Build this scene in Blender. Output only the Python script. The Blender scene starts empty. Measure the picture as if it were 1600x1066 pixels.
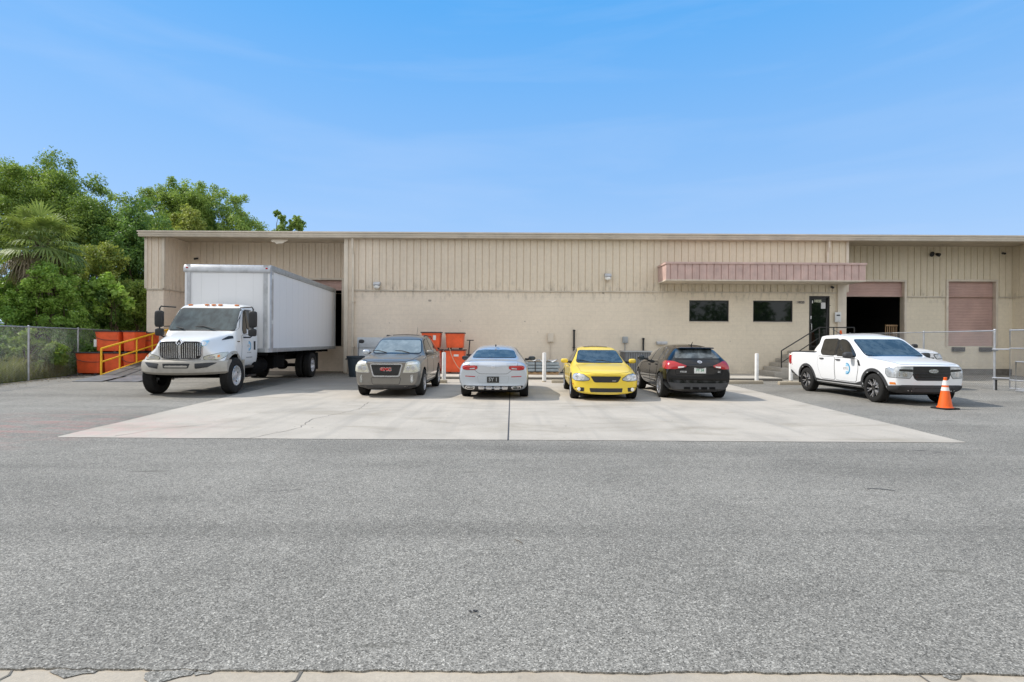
import bpy, bmesh, math, random
import numpy as np
from mathutils import Vector, Matrix
from mathutils.bvhtree import BVHTree
R = math.radians
PI = math.pi
random.seed(7)
rng = np.random.default_rng(7)
S = bpy.context.scene
COL = S.collection


# ---------------------------------------------------------------- objects
def tag(o, label=None, cat=None, group=None, kind=None):
    if label: o['label'] = label
    if cat: o['category'] = cat
    if group: o['group'] = group
    if kind: o['kind'] = kind
    return o


def empty(name, loc=(0, 0, 0), rz=0.0, label=None, cat=None, group=None):
    o = bpy.data.objects.new(name, None)
    COL.objects.link(o)
    o.location = loc
    o.rotation_euler = (0, 0, rz)
    o.empty_display_size = 0.2
    return tag(o, label, cat, group)


def copy_tree(o, parent=None):
    c = o.copy()
    COL.objects.link(c)
    if parent is not None:
        c.parent = parent
    for ch in list(o.children):
        copy_tree(ch, c)
    return c


def link_mesh(name, me, parent=None, loc=None, rz=0.0):
    o = bpy.data.objects.new(name, me)
    COL.objects.link(o)
    if parent is not None: o.parent = parent
    if loc is not None: o.location = loc
    if rz: o.rotation_euler = (0, 0, rz)
    return o


class MB:
    """collects shapes into one mesh"""
    def __init__(s):
        s.v = []; s.f = []; s.m = []

    def add(s, vs, fs, m=0):
        o = len(s.v)
        s.v.extend([tuple(p) for p in vs])
        for f in fs:
            s.f.append(tuple(i + o for i in f)); s.m.append(m)
        return s

    def bx(s, x0, x1, y0, y1, z0, z1, m=0):
        if x0 > x1: x0, x1 = x1, x0
        if y0 > y1: y0, y1 = y1, y0
        if z0 > z1: z0, z1 = z1, z0
        vs = [(x0, y0, z0), (x1, y0, z0), (x1, y1, z0), (x0, y1, z0), (x0, y0, z1), (x1, y0, z1), (x1, y1, z1), (x0, y1, z1)]
        return s.add(vs, [(0, 3, 2, 1), (4, 5, 6, 7), (0, 1, 5, 4), (1, 2, 6, 5), (2, 3, 7, 6), (3, 0, 4, 7)], m)

    def box(s, c, d, m=0, M=None):
        hx, hy, hz = d[0] / 2, d[1] / 2, d[2] / 2
        vs = [Vector((x * hx, y * hy, z * hz)) for z in (-1, 1) for y in (-1, 1) for x in (-1, 1)]
        if M is not None: vs = [M @ p for p in vs]
        vs = [p + Vector(c) for p in vs]
        return s.add(vs, [(0, 2, 3, 1), (4, 5, 7, 6), (0, 1, 5, 4), (1, 3, 7, 5), (3, 2, 6, 7), (2, 0, 4, 6)], m)

    def tube(s, pts, r, n=8, m=0, cap=True, closed=False):
        P = [Vector(p) for p in pts]
        k = len(P)
        rs = r if isinstance(r, (list, tuple)) else [r] * k
        T = []
        for i in range(k):
            a = P[max(i - 1, 0)]; b = P[min(i + 1, k - 1)]
            if closed: a = P[(i - 1) % k]; b = P[(i + 1) % k]
            t = b - a
            T.append(t.normalized() if t.length > 1e-9 else Vector((0, 0, 1)))
        up = Vector((0, 0, 1)) if abs(T[0].z) < .9 else Vector((1, 0, 0))
        N = (up - T[0] * up.dot(T[0])).normalized()
        vs = []
        for i in range(k):
            N = (N - T[i] * N.dot(T[i]))
            N = N.normalized() if N.length > 1e-6 else T[i].orthogonal().normalized()
            B = T[i].cross(N)
            for j in range(n):
                a = 2 * PI * j / n + PI / n
                vs.append(P[i] + (N * math.cos(a) + B * math.sin(a)) * rs[i])
        fs = []
        for i in range(k if closed else k - 1):
            i2 = (i + 1) % k
            for j in range(n):
                fs.append((i * n + j, i * n + (j + 1) % n, i2 * n + (j + 1) % n, i2 * n + j))
        if cap and not closed:
            fs.append(tuple(range(n - 1, -1, -1)))
            fs.append(tuple((k - 1) * n + j for j in range(n)))
        return s.add(vs, fs, m)

    def lathe(s, prof, n=24, m=0, c=(0, 0, 0), axis='z', cap=False):
        vs = []
        for (r, h) in prof:
            for j in range(n):
                a = 2 * PI * j / n
                p, q = r * math.cos(a), r * math.sin(a)
                if axis == 'z': w = (p, q, h)
                elif axis == 'y': w = (p, h, q)
                else: w = (h, p, q)
                vs.append((w[0] + c[0], w[1] + c[1], w[2] + c[2]))
        fs = []
        for i in range(len(prof) - 1):
            for j in range(n):
                fs.append((i * n + j, i * n + (j + 1) % n, (i + 1) * n + (j + 1) % n, (i + 1) * n + j))
        if cap:
            fs.append(tuple(range(n))); fs.append(tuple((len(prof) - 1) * n + j for j in range(n)))
        return s.add(vs, fs, m)

    def prism(s, poly, axis, a, b, m=0):
        def w(p, h):
            return (h, p[0], p[1]) if axis == 'x' else ((p[0], h, p[1]) if axis == 'y' else (p[0], p[1], h))
        n = len(poly)
        vs = [w(p, a) for p in poly] + [w(p, b) for p in poly]
        fs = [tuple(range(n - 1, -1, -1)), tuple(range(n, 2 * n))]
        fs += [(i, (i + 1) % n, n + (i + 1) % n, n + i) for i in range(n)]
        return s.add(vs, fs, m)

    def blob(s, c, d, e=2.6, nu=16, nv=10, m=0, M=None):
        vs = []
        def sg(x, p): return math.copysign(abs(x) ** p, x)
        q = 2.0 / e
        for i in range(nv + 1):
            th = -PI / 2 + PI * i / nv
            for j in range(nu):
                ph = 2 * PI * j / nu
                p = Vector((d[0] / 2 * sg(math.cos(th), q) * sg(math.cos(ph), q), d[1] / 2 * sg(math.cos(th), q) * sg(math.sin(ph), q), d[2] / 2 * sg(math.sin(th), q)))
                if M is not None: p = M @ p
                vs.append(p + Vector(c))
        fs = []
        for i in range(nv):
            for j in range(nu):
                fs.append((i * nu + j, i * nu + (j + 1) % nu, (i + 1) * nu + (j + 1) % nu, (i + 1) * nu + j))
        return s.add(vs, fs, m)

    def build(s, name, mats, parent=None, loc=None, rz=0.0, angle=35, bevel=0.0, fix=True):
        me = bpy.data.meshes.new(name)
        me.from_pydata(s.v, [], s.f)
        for mm in (mats if isinstance(mats, (list, tuple)) else [mats]):
            me.materials.append(mm)
        if len(s.m): me.polygons.foreach_set('material_index', s.m)
        bm = bmesh.new(); bm.from_mesh(me)
        bmesh.ops.remove_doubles(bm, verts=bm.verts, dist=1e-5)
        bmesh.ops.dissolve_degenerate(bm, dist=1e-6, edges=bm.edges)
        if bevel > 0:
            ed = [e for e in bm.edges if len(e.link_faces) == 2 and e.calc_face_angle(0) > 0.6]
            bmesh.ops.bevel(bm, geom=ed, offset=bevel, segments=2, profile=0.6, affect='EDGES', clamp_overlap=True)
        if fix: bmesh.ops.recalc_face_normals(bm, faces=bm.faces)
        bm.to_mesh(me); bm.free()
        if angle:
            me.polygons.foreach_set('use_smooth', [True] * len(me.polygons))
            me.set_sharp_from_angle(angle=R(angle))
        return link_mesh(name, me, parent, loc, rz)


def rpoly(pts, r, n=4):
    """rounds the corners of a 2D polygon"""
    out = []
    k = len(pts)
    rr = r if isinstance(r, (list, tuple)) else [r] * k
    for i in range(k):
        a = Vector(pts[i - 1]); b = Vector(pts[i]); c = Vector(pts[(i + 1) % k])
        u = (a - b); v = (c - b)
        q = min(rr[i], u.length * .45, v.length * .45)
        if q < 1e-4:
            out.append((b.x, b.y)); continue
        p0 = b + u.normalized() * q; p1 = b + v.normalized() * q
        for j in range(n + 1):
            t = j / n
            p = p0 * (1 - t) ** 2 + b * 2 * t * (1 - t) + p1 * t * t
            out.append((p.x, p.y))
    return out


def grow(poly, w):
    """offsets a 2D polygon outwards by w"""
    k = len(poly)
    A = sum(poly[i][0] * poly[(i + 1) % k][1] - poly[(i + 1) % k][0] * poly[i][1] for i in range(k))
    sg = 1 if A > 0 else -1
    out = []
    for i in range(k):
        a = Vector(poly[i - 1]); b = Vector(poly[i]); c = Vector(poly[(i + 1) % k])
        e1 = (b - a); e2 = (c - b)
        if e1.length < 1e-7: e1 = e2
        if e2.length < 1e-7: e2 = e1
        e1 = e1.normalized(); e2 = e2.normalized()
        n = Vector((e1.y, -e1.x)) + Vector((e2.y, -e2.x))
        n = n.normalized() if n.length > 1e-6 else Vector((e1.y, -e1.x))
        cs = max(.5, n.dot(Vector((e1.y, -e1.x))))
        out.append((b.x + sg * n.x * w / cs, b.y + sg * n.y * w / cs))
    return out


def text_obj(txt, size, mat, name, parent, loc, rot, depth=.006, bold=0.0, sx=1.0, align='CENTER'):
    cu = bpy.data.curves.new(name, 'FONT')
    cu.body = txt; cu.size = size; cu.extrude = depth; cu.align_x = align; cu.align_y = 'CENTER'; cu.offset = bold
    cu.resolution_u = 3
    t = bpy.data.objects.new(name, cu); COL.objects.link(t)
    bpy.context.view_layer.update()
    me = bpy.data.meshes.new_from_object(t.evaluated_get(bpy.context.evaluated_depsgraph_get()))
    bpy.data.objects.remove(t); bpy.data.curves.remove(cu)
    me.materials.clear(); me.materials.append(mat)
    me.transform(Matrix.Diagonal((sx, 1, 1, 1)))
    o = link_mesh(name, me, parent, loc)
    o.rotation_euler = rot
    return o


# ---------------------------------------------------------------- nodes
def nd(t, typ, ins=None, **props):
    n = t.nodes.new(typ)
    for k, v in props.items(): setattr(n, k, v)
    for k, v in (ins or {}).items():
        s = n.inputs[k]
        if isinstance(v, bpy.types.NodeSocket): t.links.new(v, s)
        else: s.default_value = v
    return n


def mixc(t, f, a, b, blend='MIX'):
    n = t.nodes.new('ShaderNodeMix'); n.data_type = 'RGBA'; n.blend_type = blend; n.clamp_factor = True
    for i, v in ((0, f), (6, a), (7, b)):
        if isinstance(v, bpy.types.NodeSocket): t.links.new(v, n.inputs[i])
        else: n.inputs[i].default_value = v if i == 0 or len(v) == 4 else (*v, 1)
    return n.outputs[2]


def ramp(t, f, stops):
    n = t.nodes.new('ShaderNodeValToRGB')
    e = n.color_ramp.elements
    while len(e) < len(stops): e.new(.5)
    for i, (p, c) in enumerate(stops):
        e[i].position = p
        e[i].color = (c, c, c, 1) if isinstance(c, (int, float)) else (*c, 1)
    t.links.new(f, n.inputs[0])
    return n.outputs[0]


def math_(t, op, a, b=0.0, c=None):
    n = t.nodes.new('ShaderNodeMath'); n.operation = op
    for i, v in enumerate((a, b, c)):
        if v is None: continue
        if isinstance(v, bpy.types.NodeSocket): t.links.new(v, n.inputs[i])
        else: n.inputs[i].default_value = v
    return n.outputs[0]


def noise(t, vec, scale, detail=4, rough=.55, dist=0.0):
    return nd(t, 'ShaderNodeTexNoise', {'Vector': vec, 'Scale': scale, 'Detail': detail, 'Roughness': rough, 'Distortion': dist}).outputs[0]


def mapping(t, vec, scale=(1, 1, 1), loc=(0, 0, 0), rot=(0, 0, 0)):
    return nd(t, 'ShaderNodeMapping', {'Vector': vec, 'Scale': scale, 'Location': loc, 'Rotation': rot}).outputs[0]


def new_mat(name):
    m = bpy.data.materials.new(name); m.use_nodes = True
    t = m.node_tree
    b = t.nodes['Principled BSDF']
    return m, t, b


def objco(t): return nd(t, 'ShaderNodeTexCoord').outputs['Object']


def worldco(t): return nd(t, 'ShaderNodeNewGeometry').outputs['Position']


def pmat(name, col, rough=.5, metal=0.0, spec=.5, coat=0.0, var=.12, vscale=6.0, bump=0.0, bscale=40.0, rvar=.08, emit=None):
    """principled with a little procedural variation in colour, roughness and surface"""
    m, t, b = new_mat(name)
    co = objco(t)
    n1 = noise(t, co, vscale, 5, .6)
    f = ramp(t, n1, [(.3, 1 - var), (.7, 1 + var * .4)])
    t.links.new(mixc(t, 1.0, (*col, 1), f, 'MULTIPLY'), b.inputs['Base Color'])
    b.inputs['Metallic'].default_value = metal
    b.inputs['Specular IOR Level'].default_value = spec
    if coat:
        b.inputs['Coat Weight'].default_value = coat; b.inputs['Coat Roughness'].default_value = .06
    r = ramp(t, noise(t, co, vscale * 2.3, 3, .6), [(.3, max(0, rough - rvar)), (.7, min(1, rough + rvar))])
    t.links.new(r, b.inputs['Roughness'])
    if bump:
        h = noise(t, co, bscale, 4, .6)
        t.links.new(nd(t, 'ShaderNodeBump', {'Height': h, 'Strength': bump, 'Distance': .01}).outputs[0], b.inputs['Normal'])
    if emit:
        b.inputs['Emission Color'].default_value = (*emit[0], 1); b.inputs['Emission Strength'].default_value = emit[1]
    return m
# ---------------------------------------------------------------- setting materials
def asphalt_mat():
    m, t, b = new_mat('asphalt')
    p = worldco(t)
    vor = nd(t, 'ShaderNodeTexVoronoi', {'Vector': p, 'Scale': 150.0, 'Randomness': 1.0})
    sep = nd(t, 'ShaderNodeSeparateColor', {'Color': vor.outputs['Color']})
    speck = ramp(t, sep.outputs[0], [(0.0, .085), (.25, .18), (.62, .25), (.90, .35), (1.0, .52)])
    vor2 = nd(t, 'ShaderNodeTexVoronoi', {'Vector': p, 'Scale': 62.0})
    sep2 = nd(t, 'ShaderNodeSeparateColor', {'Color': vor2.outputs['Color']})
    s2 = ramp(t, sep2.outputs[1], [(0.0, .80), (.5, 1.0), (1.0, 1.13)])
    col = mixc(t, 1.0, speck, s2, 'MULTIPLY')
    # broad worn lanes and patches
    lanes = ramp(t, noise(t, mapping(t, p, (.06, .55, 1)), 1.0, 6, .6, .5), [(.34, .76), (.5, .98), (.68, 1.14)])
    col = mixc(t, 1.0, col, lanes, 'MULTIPLY')
    pat = ramp(t, noise(t, p, .55, 6, .62, .6), [(.3, .84), (.55, 1.0), (.75, 1.1)])
    col = mixc(t, 1.0, col, pat, 'MULTIPLY')
    mid = ramp(t, noise(t, p, 11.0, 5, .7), [(.3, .90), (.7, 1.08)])
    col = mixc(t, 1.0, col, mid, 'MULTIPLY')
    # scattered dark scuffs lying along the lane
    scuff = ramp(t, noise(t, mapping(t, p, (.9, 5.0, 1), (3, 1, 0)), 1.0, 3, .5), [(.68, 0.0), (.74, .65)])
    col = mixc(t, scuff, col, (.10, .10, .095))
    # old drips of oil
    oil = ramp(t, noise(t, p, 1.7, 3, .45), [(.72, 0.0), (.79, .45)])
    col = mixc(t, oil, col, (.085, .08, .075))
    # pink paint dust near the pad's corner
    d = nd(t, 'ShaderNodeVectorMath', {0: p, 1: (-8.3, 9.0, 0)}, operation='DISTANCE').outputs['Value']
    near = ramp(t, math_(t, 'DIVIDE', d, 2.6), [(.15, 1.0), (1.0, 0.0)])
    spl = ramp(t, noise(t, mapping(t, p, (.8, 2.5, 1)), 1.6, 5, .65), [(.48, 0.0), (.68, .75)])
    col = mixc(t, math_(t, 'MULTIPLY', near, spl), col, (.42, .20, .20))
    col = mixc(t, 1.0, col, (1.0, .94, .825), 'MULTIPLY')
    t.links.new(col, b.inputs['Base Color'])
    b.inputs['Roughness'].default_value = .9
    b.inputs['Specular IOR Level'].default_value = .25
    h = mixc(t, .5, vor.outputs['Distance'], noise(t, p, 120, 3))
    t.links.new(nd(t, 'ShaderNodeBump', {'Height': h, 'Strength': .4, 'Distance': .006}).outputs[0], b.inputs['Normal'])
    return m


def concrete_mat(name, base, dirt=(.26, .22, .16), amount=.6, pink=False):
    m, t, b = new_mat(name)
    p = worldco(t)
    f = ramp(t, noise(t, p, .8, 7, .62, .4), [(.3, .86), (.6, 1.03), (.8, 1.08)])
    col = mixc(t, 1.0, (*base, 1), f, 'MULTIPLY')
    g = ramp(t, noise(t, p, 60, 4, .7), [(.25, .86), (.75, 1.1)])
    col = mixc(t, 1.0, col, g, 'MULTIPLY')
    st = ramp(t, noise(t, mapping(t, p, (.5, 1.3, 1), (7, 2, 0)), .9, 6, .65, .8), [(.52, 0.0), (.72, amount)])
    col = mixc(t, st, col, (*dirt, 1))
    sp = ramp(t, noise(t, p, 9, 2, .4), [(.70, 0.0), (.76, .5)])
    col = mixc(t, sp, col, (.2, .18, .15))
    # scuffed tyre tracks running into the stalls
    tr = ramp(t, noise(t, mapping(t, p, (3.2, .22, 1), (1, 4, 0)), 1.0, 3, .5), [(.52, 0.0), (.72, .40)])
    col = mixc(t, tr, col, (.30, .28, .25))
    if pink:
        d = nd(t, 'ShaderNodeVectorMath', {0: p, 1: (-6.6, 8.7, 0)}, operation='DISTANCE').outputs['Value']
        near = ramp(t, math_(t, 'DIVIDE', d, 2.2), [(.2, 1.0), (1.0, 0.0)])
        spl = ramp(t, noise(t, p, 3.0, 5, .65), [(.4, 0.0), (.7, .55)])
        col = mixc(t, math_(t, 'MULTIPLY', near, spl), col, (.55, .33, .30))
        # greyish worn dirt towards the truck dock, darkened further for the shadow there
        xs = nd(t, 'ShaderNodeSeparateXYZ', {0: p})
        wob = math_(t, 'MULTIPLY', math_(t, 'SUBTRACT', noise(t, p, .8, 4), .5), 2.2)
        a = ramp(t, math_(t, 'DIVIDE', math_(t, 'SUBTRACT', math_(t, 'ADD', xs.outputs[1], wob), 15.0), 4.0), [(0, 0.0), (1, .75)])
        bx = ramp(t, math_(t, 'DIVIDE', math_(t, 'SUBTRACT', -2.6, xs.outputs[0]), 1.5), [(0, 0.0), (1, 1.0)])
        col = mixc(t, math_(t, 'MULTIPLY', a, bx), col, (.17, .155, .135))
    t.links.new(col, b.inputs['Base Color'])
    b.inputs['Roughness'].default_value = .88
    b.inputs['Specular IOR Level'].default_value = .25
    h = noise(t, p, 90, 5, .7)
    t.links.new(nd(t, 'ShaderNodeBump', {'Height': h, 'Strength': .35, 'Distance': .004}).outputs[0], b.inputs['Normal'])
    return m


def wall_mat(name, base, block=True, stain=.5):
    m, t, b = new_mat(name)
    p = worldco(t)
    xs = nd(t, 'ShaderNodeSeparateXYZ', {0: p})
    u = math_(t, 'ADD', xs.outputs[0], xs.outputs[1])
    v = nd(t, 'ShaderNodeCombineXYZ', {0: u, 1: xs.outputs[2], 2: 0.0}).outputs[0]
    f = ramp(t, noise(t, v, .5, 6, .6), [(.3, .94), (.7, 1.04)])
    col = mixc(t, 1.0, (*base, 1), f, 'MULTIPLY')
    f2 = ramp(t, noise(t, v, 7, 5, .65), [(.3, .94), (.7, 1.04)])
    col = mixc(t, 1.0, col, f2, 'MULTIPLY')
    # a slow drift towards a yellower tint to the right
    dr = ramp(t, math_(t, 'DIVIDE', math_(t, 'ADD', xs.outputs[0], 8.0), 24.0), [(0, (1.02, .985, .97)), (1, (.99, .985, .92))])
    col = mixc(t, 1.0, col, dr, 'MULTIPLY')
    # vertical run-down streaks of dirt
    stv = mapping(t, v, (5.0, .35, 1))
    sk = ramp(t, noise(t, stv, 1.0, 4, .6), [(.56, 0.0), (.80, .30 * stain)])
    col = mixc(t, sk, col, (.20, .16, .11))
    # mildew hanging under / over the flashing line at 3.7 m
    dz = math_(t, 'ABSOLUTE', math_(t, 'SUBTRACT', xs.outputs[2], 3.72))
    band = ramp(t, math_(t, 'DIVIDE', dz, .55), [(0.0, 1.0), (1.0, 0.0)])
    mk = ramp(t, noise(t, mapping(t, v, (3.5, 1.1, 1), (2, 0, 0)), 1.5, 6, .7), [(.50, 0.0), (.68, .5)])
    col = mixc(t, math_(t, 'MULTIPLY', band, mk), col, (.07, .06, .045))
    if block:
        # splash-back grime along the foot of the wall
        low = ramp(t, math_(t, 'DIVIDE', xs.outputs[2], 1.1), [(0.0, .75), (1.0, 0.0)])
        lk = ramp(t, noise(t, v, 2.6, 6, .68), [(.42, 0.0), (.75, .5)])
        col = mixc(t, math_(t, 'MULTIPLY', low, lk), col, (.20, .17, .13))
        br = nd(t, 'ShaderNodeTexBrick', {'Vector': v, 'Color1': (1, 1, 1, 1), 'Color2': (.97, .97, .97, 1), 'Mortar': (.80, .80, .80, 1), 'Scale': 1.0, 'Mortar Size': .006, 'Mortar Smooth': .5, 'Brick Width': .406, 'Row Height': .203}, offset=.5)
        col = mixc(t, .55, col, mixc(t, 1.0, col, br.outputs[0], 'MULTIPLY'))
        h = mixc(t, .12, br.outputs[0], noise(t, v, 60, 4, .7))
        t.links.new(nd(t, 'ShaderNodeBump', {'Height': h, 'Strength': .35, 'Distance': .01}).outputs[0], b.inputs['Normal'])
        # knocks and filled bolt holes
        kn = ramp(t, noise(t, v, 2.3, 2, .4), [(.745, 0.0), (.76, .6)])
        col = mixc(t, kn, col, (.14, .12, .10))
    t.links.new(col, b.inputs['Base Color'])
    b.inputs['Roughness'].default_value = .75 if block else .5
    b.inputs['Specular IOR Level'].default_value = .3
    return m


def glass_mat(name, col=(.012, .016, .018), rough=.03, spec=.5, dust_glare=0.0, glare_col=(.5, .55, .58)):
    m, t, b = new_mat(name)
    co = objco(t)
    c = mixc(t, ramp(t, noise(t, mapping(t, co, (2.2, 2.2, .6), (.3, 0, 0), (0, R(20), 0)), 2.2, 5, .6, .4), [(.38, 0.0), (.75, dust_glare)]), (*col, 1), (*glare_col, 1))  # streaky second colour: dust, and reflections painted into the glass
    t.links.new(c, b.inputs['Base Color'])
    b.inputs['Roughness'].default_value = rough
    b.inputs['Specular IOR Level'].default_value = spec
    b.inputs['Coat Weight'].default_value = .3
    b.inputs['Coat Roughness'].default_value = .02
    return m


def paint_mat(name, col, metal=0.0, rough=.32, coat=.7, dust_glare=.12, flake=False):
    m, t, b = new_mat(name)
    co = objco(t)
    xs = nd(t, 'ShaderNodeSeparateXYZ', {0: co})
    # road film: low on the body and in a loose pattern on top
    low = ramp(t, math_(t, 'DIVIDE', xs.outputs[2], .75), [(0.1, .8), (1.0, .15)])
    f = math_(t, 'MULTIPLY', low, ramp(t, noise(t, co, 4.0, 6, .65), [(.35, 0.0), (.8, dust_glare * 2)]))
    c = mixc(t, f, (*col, 1), (.33, .30, .26, 1))
    if flake:
        fl = ramp(t, noise(t, co, 400, 2, .5), [(.3, .85), (.7, 1.15)])
        c = mixc(t, 1.0, c, fl, 'MULTIPLY')
    t.links.new(c, b.inputs['Base Color'])
    b.inputs['Metallic'].default_value = metal
    t.links.new(math_(t, 'ADD', math_(t, 'MULTIPLY', f, .5), rough), b.inputs['Roughness'])
    b.inputs['Coat Weight'].default_value = coat
    b.inputs['Coat Roughness'].default_value = .05
    return m


def leaf_mat(name, dark, light, rough=.55, trans=.30):
    m, t, b = new_mat(name)
    at = nd(t, 'ShaderNodeAttribute', attribute_name='tint')
    c = mixc(t, at.outputs['Fac'], (*dark, 1), (*light, 1))
    t.links.new(c, b.inputs['Base Color'])
    b.inputs['Roughness'].default_value = rough
    b.inputs['Specular IOR Level'].default_value = .35
    tr = nd(t, 'ShaderNodeBsdfTranslucent', {'Color': mixc(t, .5, c, (light[0] * 1.5, light[1] * 1.6, light[2] * .8, 1))})
    mx = nd(t, 'ShaderNodeMixShader', {0: trans})
    t.links.new(b.outputs[0], mx.inputs[1]); t.links.new(tr.outputs[0], mx.inputs[2])
    t.links.new(mx.outputs[0], t.nodes['Material Output'].inputs[0])
    return m


M = {}
M['asphalt'] = asphalt_mat()
M['pad'] = concrete_mat('pad_concrete', (.465, .42, .36), dirt=(.27, .235, .18), amount=.65, pink=True)
M['walk'] = concrete_mat('walk_concrete', (.50, .465, .41), amount=.4)
M['gutter'] = concrete_mat('gutter_concrete', (.45, .39, .31), dirt=(.24, .20, .15), amount=.6)
M['stop'] = concrete_mat('stop_concrete', (.42, .36, .27), amount=.7)
M['dirt'] = pmat('dirt', (.16, .13, .085), .95, var=.5, vscale=2.0, bump=.6, bscale=20, spec=.1)
M['block'] = wall_mat('block_paint', (.775, .69, .575), True, .2)
M['siding'] = wall_mat('siding_paint', (.735, .65, .53), False, .4)
M['trim'] = pmat('trim_paint', (.68, .60, .49), .5, var=.15, vscale=2.0)
M['fascia'] = pmat('fascia_paint', (.60, .53, .43), .5, var=.25, vscale=1.5)
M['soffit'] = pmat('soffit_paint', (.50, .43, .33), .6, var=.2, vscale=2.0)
M['pink'] = pmat('pink_sheet', (.60, .425, .375), .55, var=.2, vscale=2.5)
M['roller'] = pmat('roller_brown', (.54, .36, .31), .5, var=.18, vscale=1.2)
M['rooftop'] = pmat('roof_sheet', (.45, .44, .42), .6, var=.2)
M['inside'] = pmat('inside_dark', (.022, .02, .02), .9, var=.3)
M['black'] = pmat('black_plastic', (.018, .018, .019), .5, var=.2)
M['blackgloss'] = pmat('black_gloss', (.010, .010, .011), .18, coat=.5, var=.1)
M['rubber'] = pmat('tyre_rubber', (.022, .021, .020), .8, var=.3, vscale=9, bump=.3, bscale=60, spec=.25)
M['well'] = pmat('wheel_well', (.008, .008, .008), .95, var=.2, spec=.1)
M['chrome'] = pmat('chrome', (.78, .78, .80), .16, 1.0, var=.08)
M['alloy'] = pmat('alloy', (.62, .62, .64), .3, .85, var=.12)
M['wire'] = pmat('fence_wire', (.55, .56, .57), .45, .5, var=.25)
M['steel'] = pmat('galvanised', (.52, .53, .55), .42, .55, var=.25, vscale=4)
M['whitepaint'] = pmat('white_paint', (.78, .78, .77), .5, var=.10)
M['postwhite'] = pmat('post_white', (.80, .79, .77), .55, var=.14, vscale=5)
M['orange'] = pmat('orange_plastic', (.88, .125, .035), .5, var=.22, vscale=3)
M['coneorange'] = pmat('cone_orange', (.86, .13, .012), .5, var=.10)
M['cone_white'] = pmat('cone_band', (.82, .80, .77), .4, var=.12)
M['yellowrail'] = pmat('yellow_rail', (.95, .52, .02), .5, var=.18)
M['deck'] = pmat('ramp_deck', (.095, .093, .09), .65, .3, var=.4, vscale=5, bump=.4, bscale=35)
M['deckplate'] = pmat('ramp_plate', (.20, .205, .215), .5, .5, var=.35, vscale=4)
M['binblue'] = pmat('bin_slate', (.035, .05, .065), .55, var=.2)
M['greymetal'] = pmat('grey_metal', (.40, .42, .43), .45, .4, var=.25)
M['sheetwhite'] = pmat('sheet_white', (.60, .63, .66), .45, var=.12)
M['bluegrey'] = pmat('strap_bundle', (.33, .38, .41), .55, .2, var=.25)
M['wood'] = pmat('pallet_wood', (.40, .25, .13), .8, var=.35, vscale=7, bump=.3)
M['condenser'] = pmat('condenser_grey', (.13, .135, .145), .55, .3, var=.25)
M['bark'] = pmat('bark', (.13, .10, .07), .95, var=.5, vscale=5, bump=.8, bscale=18, spec=.1)
M['paper'] = pmat('paper', (.70, .70, .68), .7, var=.05)
M['ink'] = pmat('ink', (.05, .05, .055), .7, var=.05)
M['lens'] = pmat('lamp_lens', (.92, .91, .87), .25, var=.05)
M['frame'] = pmat('dark_frame', (.035, .034, .032), .4, .4, var=.2)
M['officeglass'] = glass_mat('office_glass', (.006, .009, .007), .04, .28, .10, (.03, .045, .025))
M['tint'] = glass_mat('tinted_glass', (.020, .020, .018), .03, .5, .4, (.05, .048, .042))
M['wind'] = glass_mat('windscreen', (.030, .040, .046), .03, .55, .7, (.12, .155, .17))
M['rimwhite'] = pmat('rim_white', (.66, .66, .66), .3, .5, var=.15)
M['winddark'] = glass_mat('tailgate_glass', (.035, .042, .045), .03, .6, .9, (.20, .23, .24))  # lighter streaks paint a bright reflection into the rear glass
M['truckwind'] = glass_mat('truck_windscreen', (.028, .040, .044), .03, .55, .55, (.12, .17, .18))
M['seam'] = pmat('seam_grey', (.60, .61, .62), .5, var=.05)
M['windglare'] = glass_mat('dusty_glare_windscreen', (.17, .205, .22), .08, .5, .6, (.36, .41, .42))  # dust plus cloud reflection, painted as a pale glass colour
M['amber'] = pmat('amber_lens', (.75, .22, .03), .25, coat=.5, var=.1)
M['redlens'] = pmat('red_lens', (.42, .010, .012), .18, coat=.8, var=.15)
M['clearlens'] = pmat('clear_lens', (.55, .57, .58), .15, .3, coat=.8, var=.35, vscale=14)
M['hazelens'] = pmat('hazed_lens', (.62, .60, .50), .25, .1, coat=.5, var=.25, vscale=10)
M['pwhite'] = paint_mat('paint_white', (.80, .80, .80), 0, .3, .6, .06)
M['truckwhite'] = paint_mat('paint_truck', (.78, .78, .77), 0, .32, .5, .14)
M['boxwhite'] = paint_mat('box_white', (.76, .765, .775), 0, .36, .1, .10)
M['taupe'] = paint_mat('paint_taupe', (.225, .208, .185), .55, .34, .6, .22, True)
M['silver'] = paint_mat('paint_silver', (.55, .59, .645), .55, .28, .7, .06, True)
M['yellow'] = paint_mat('paint_yellow', (.84, .60, .045), 0, .28, .7, .05)
M['pblack'] = paint_mat('paint_black', (.005, .005, .006), .0, .08, .25, .015)
M['bumpergrey'] = pmat('bumper_grey', (.42, .39, .34), .5, .15, var=.15)
M['clad'] = pmat('cladding', (.045, .045, .047), .6, var=.2)
M['blue'] = pmat('logo_blue', (.03, .30, .52), .5, var=.08)
M['lightblue'] = pmat('logo_light_blue', (.32, .60, .80), .5, var=.08)
M['red'] = pmat('badge_red', (.55, .03, .03), .4, var=.08)
M['leafoak'] = leaf_mat('leaf_oak', (.082, .155, .032), (.37, .48, .115))
M['leafdark'] = leaf_mat('leaf_dark', (.054, .120, .030), (.235, .37, .09))
M['leafyel'] = leaf_mat('leaf_yellow', (.16, .21, .04), (.42, .45, .11))
M['leafbright'] = leaf_mat('leaf_bright', (.10, .21, .04), (.40, .57, .125))
M['frond'] = leaf_mat('frond', (.075, .135, .03), (.34, .40, .12))
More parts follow.
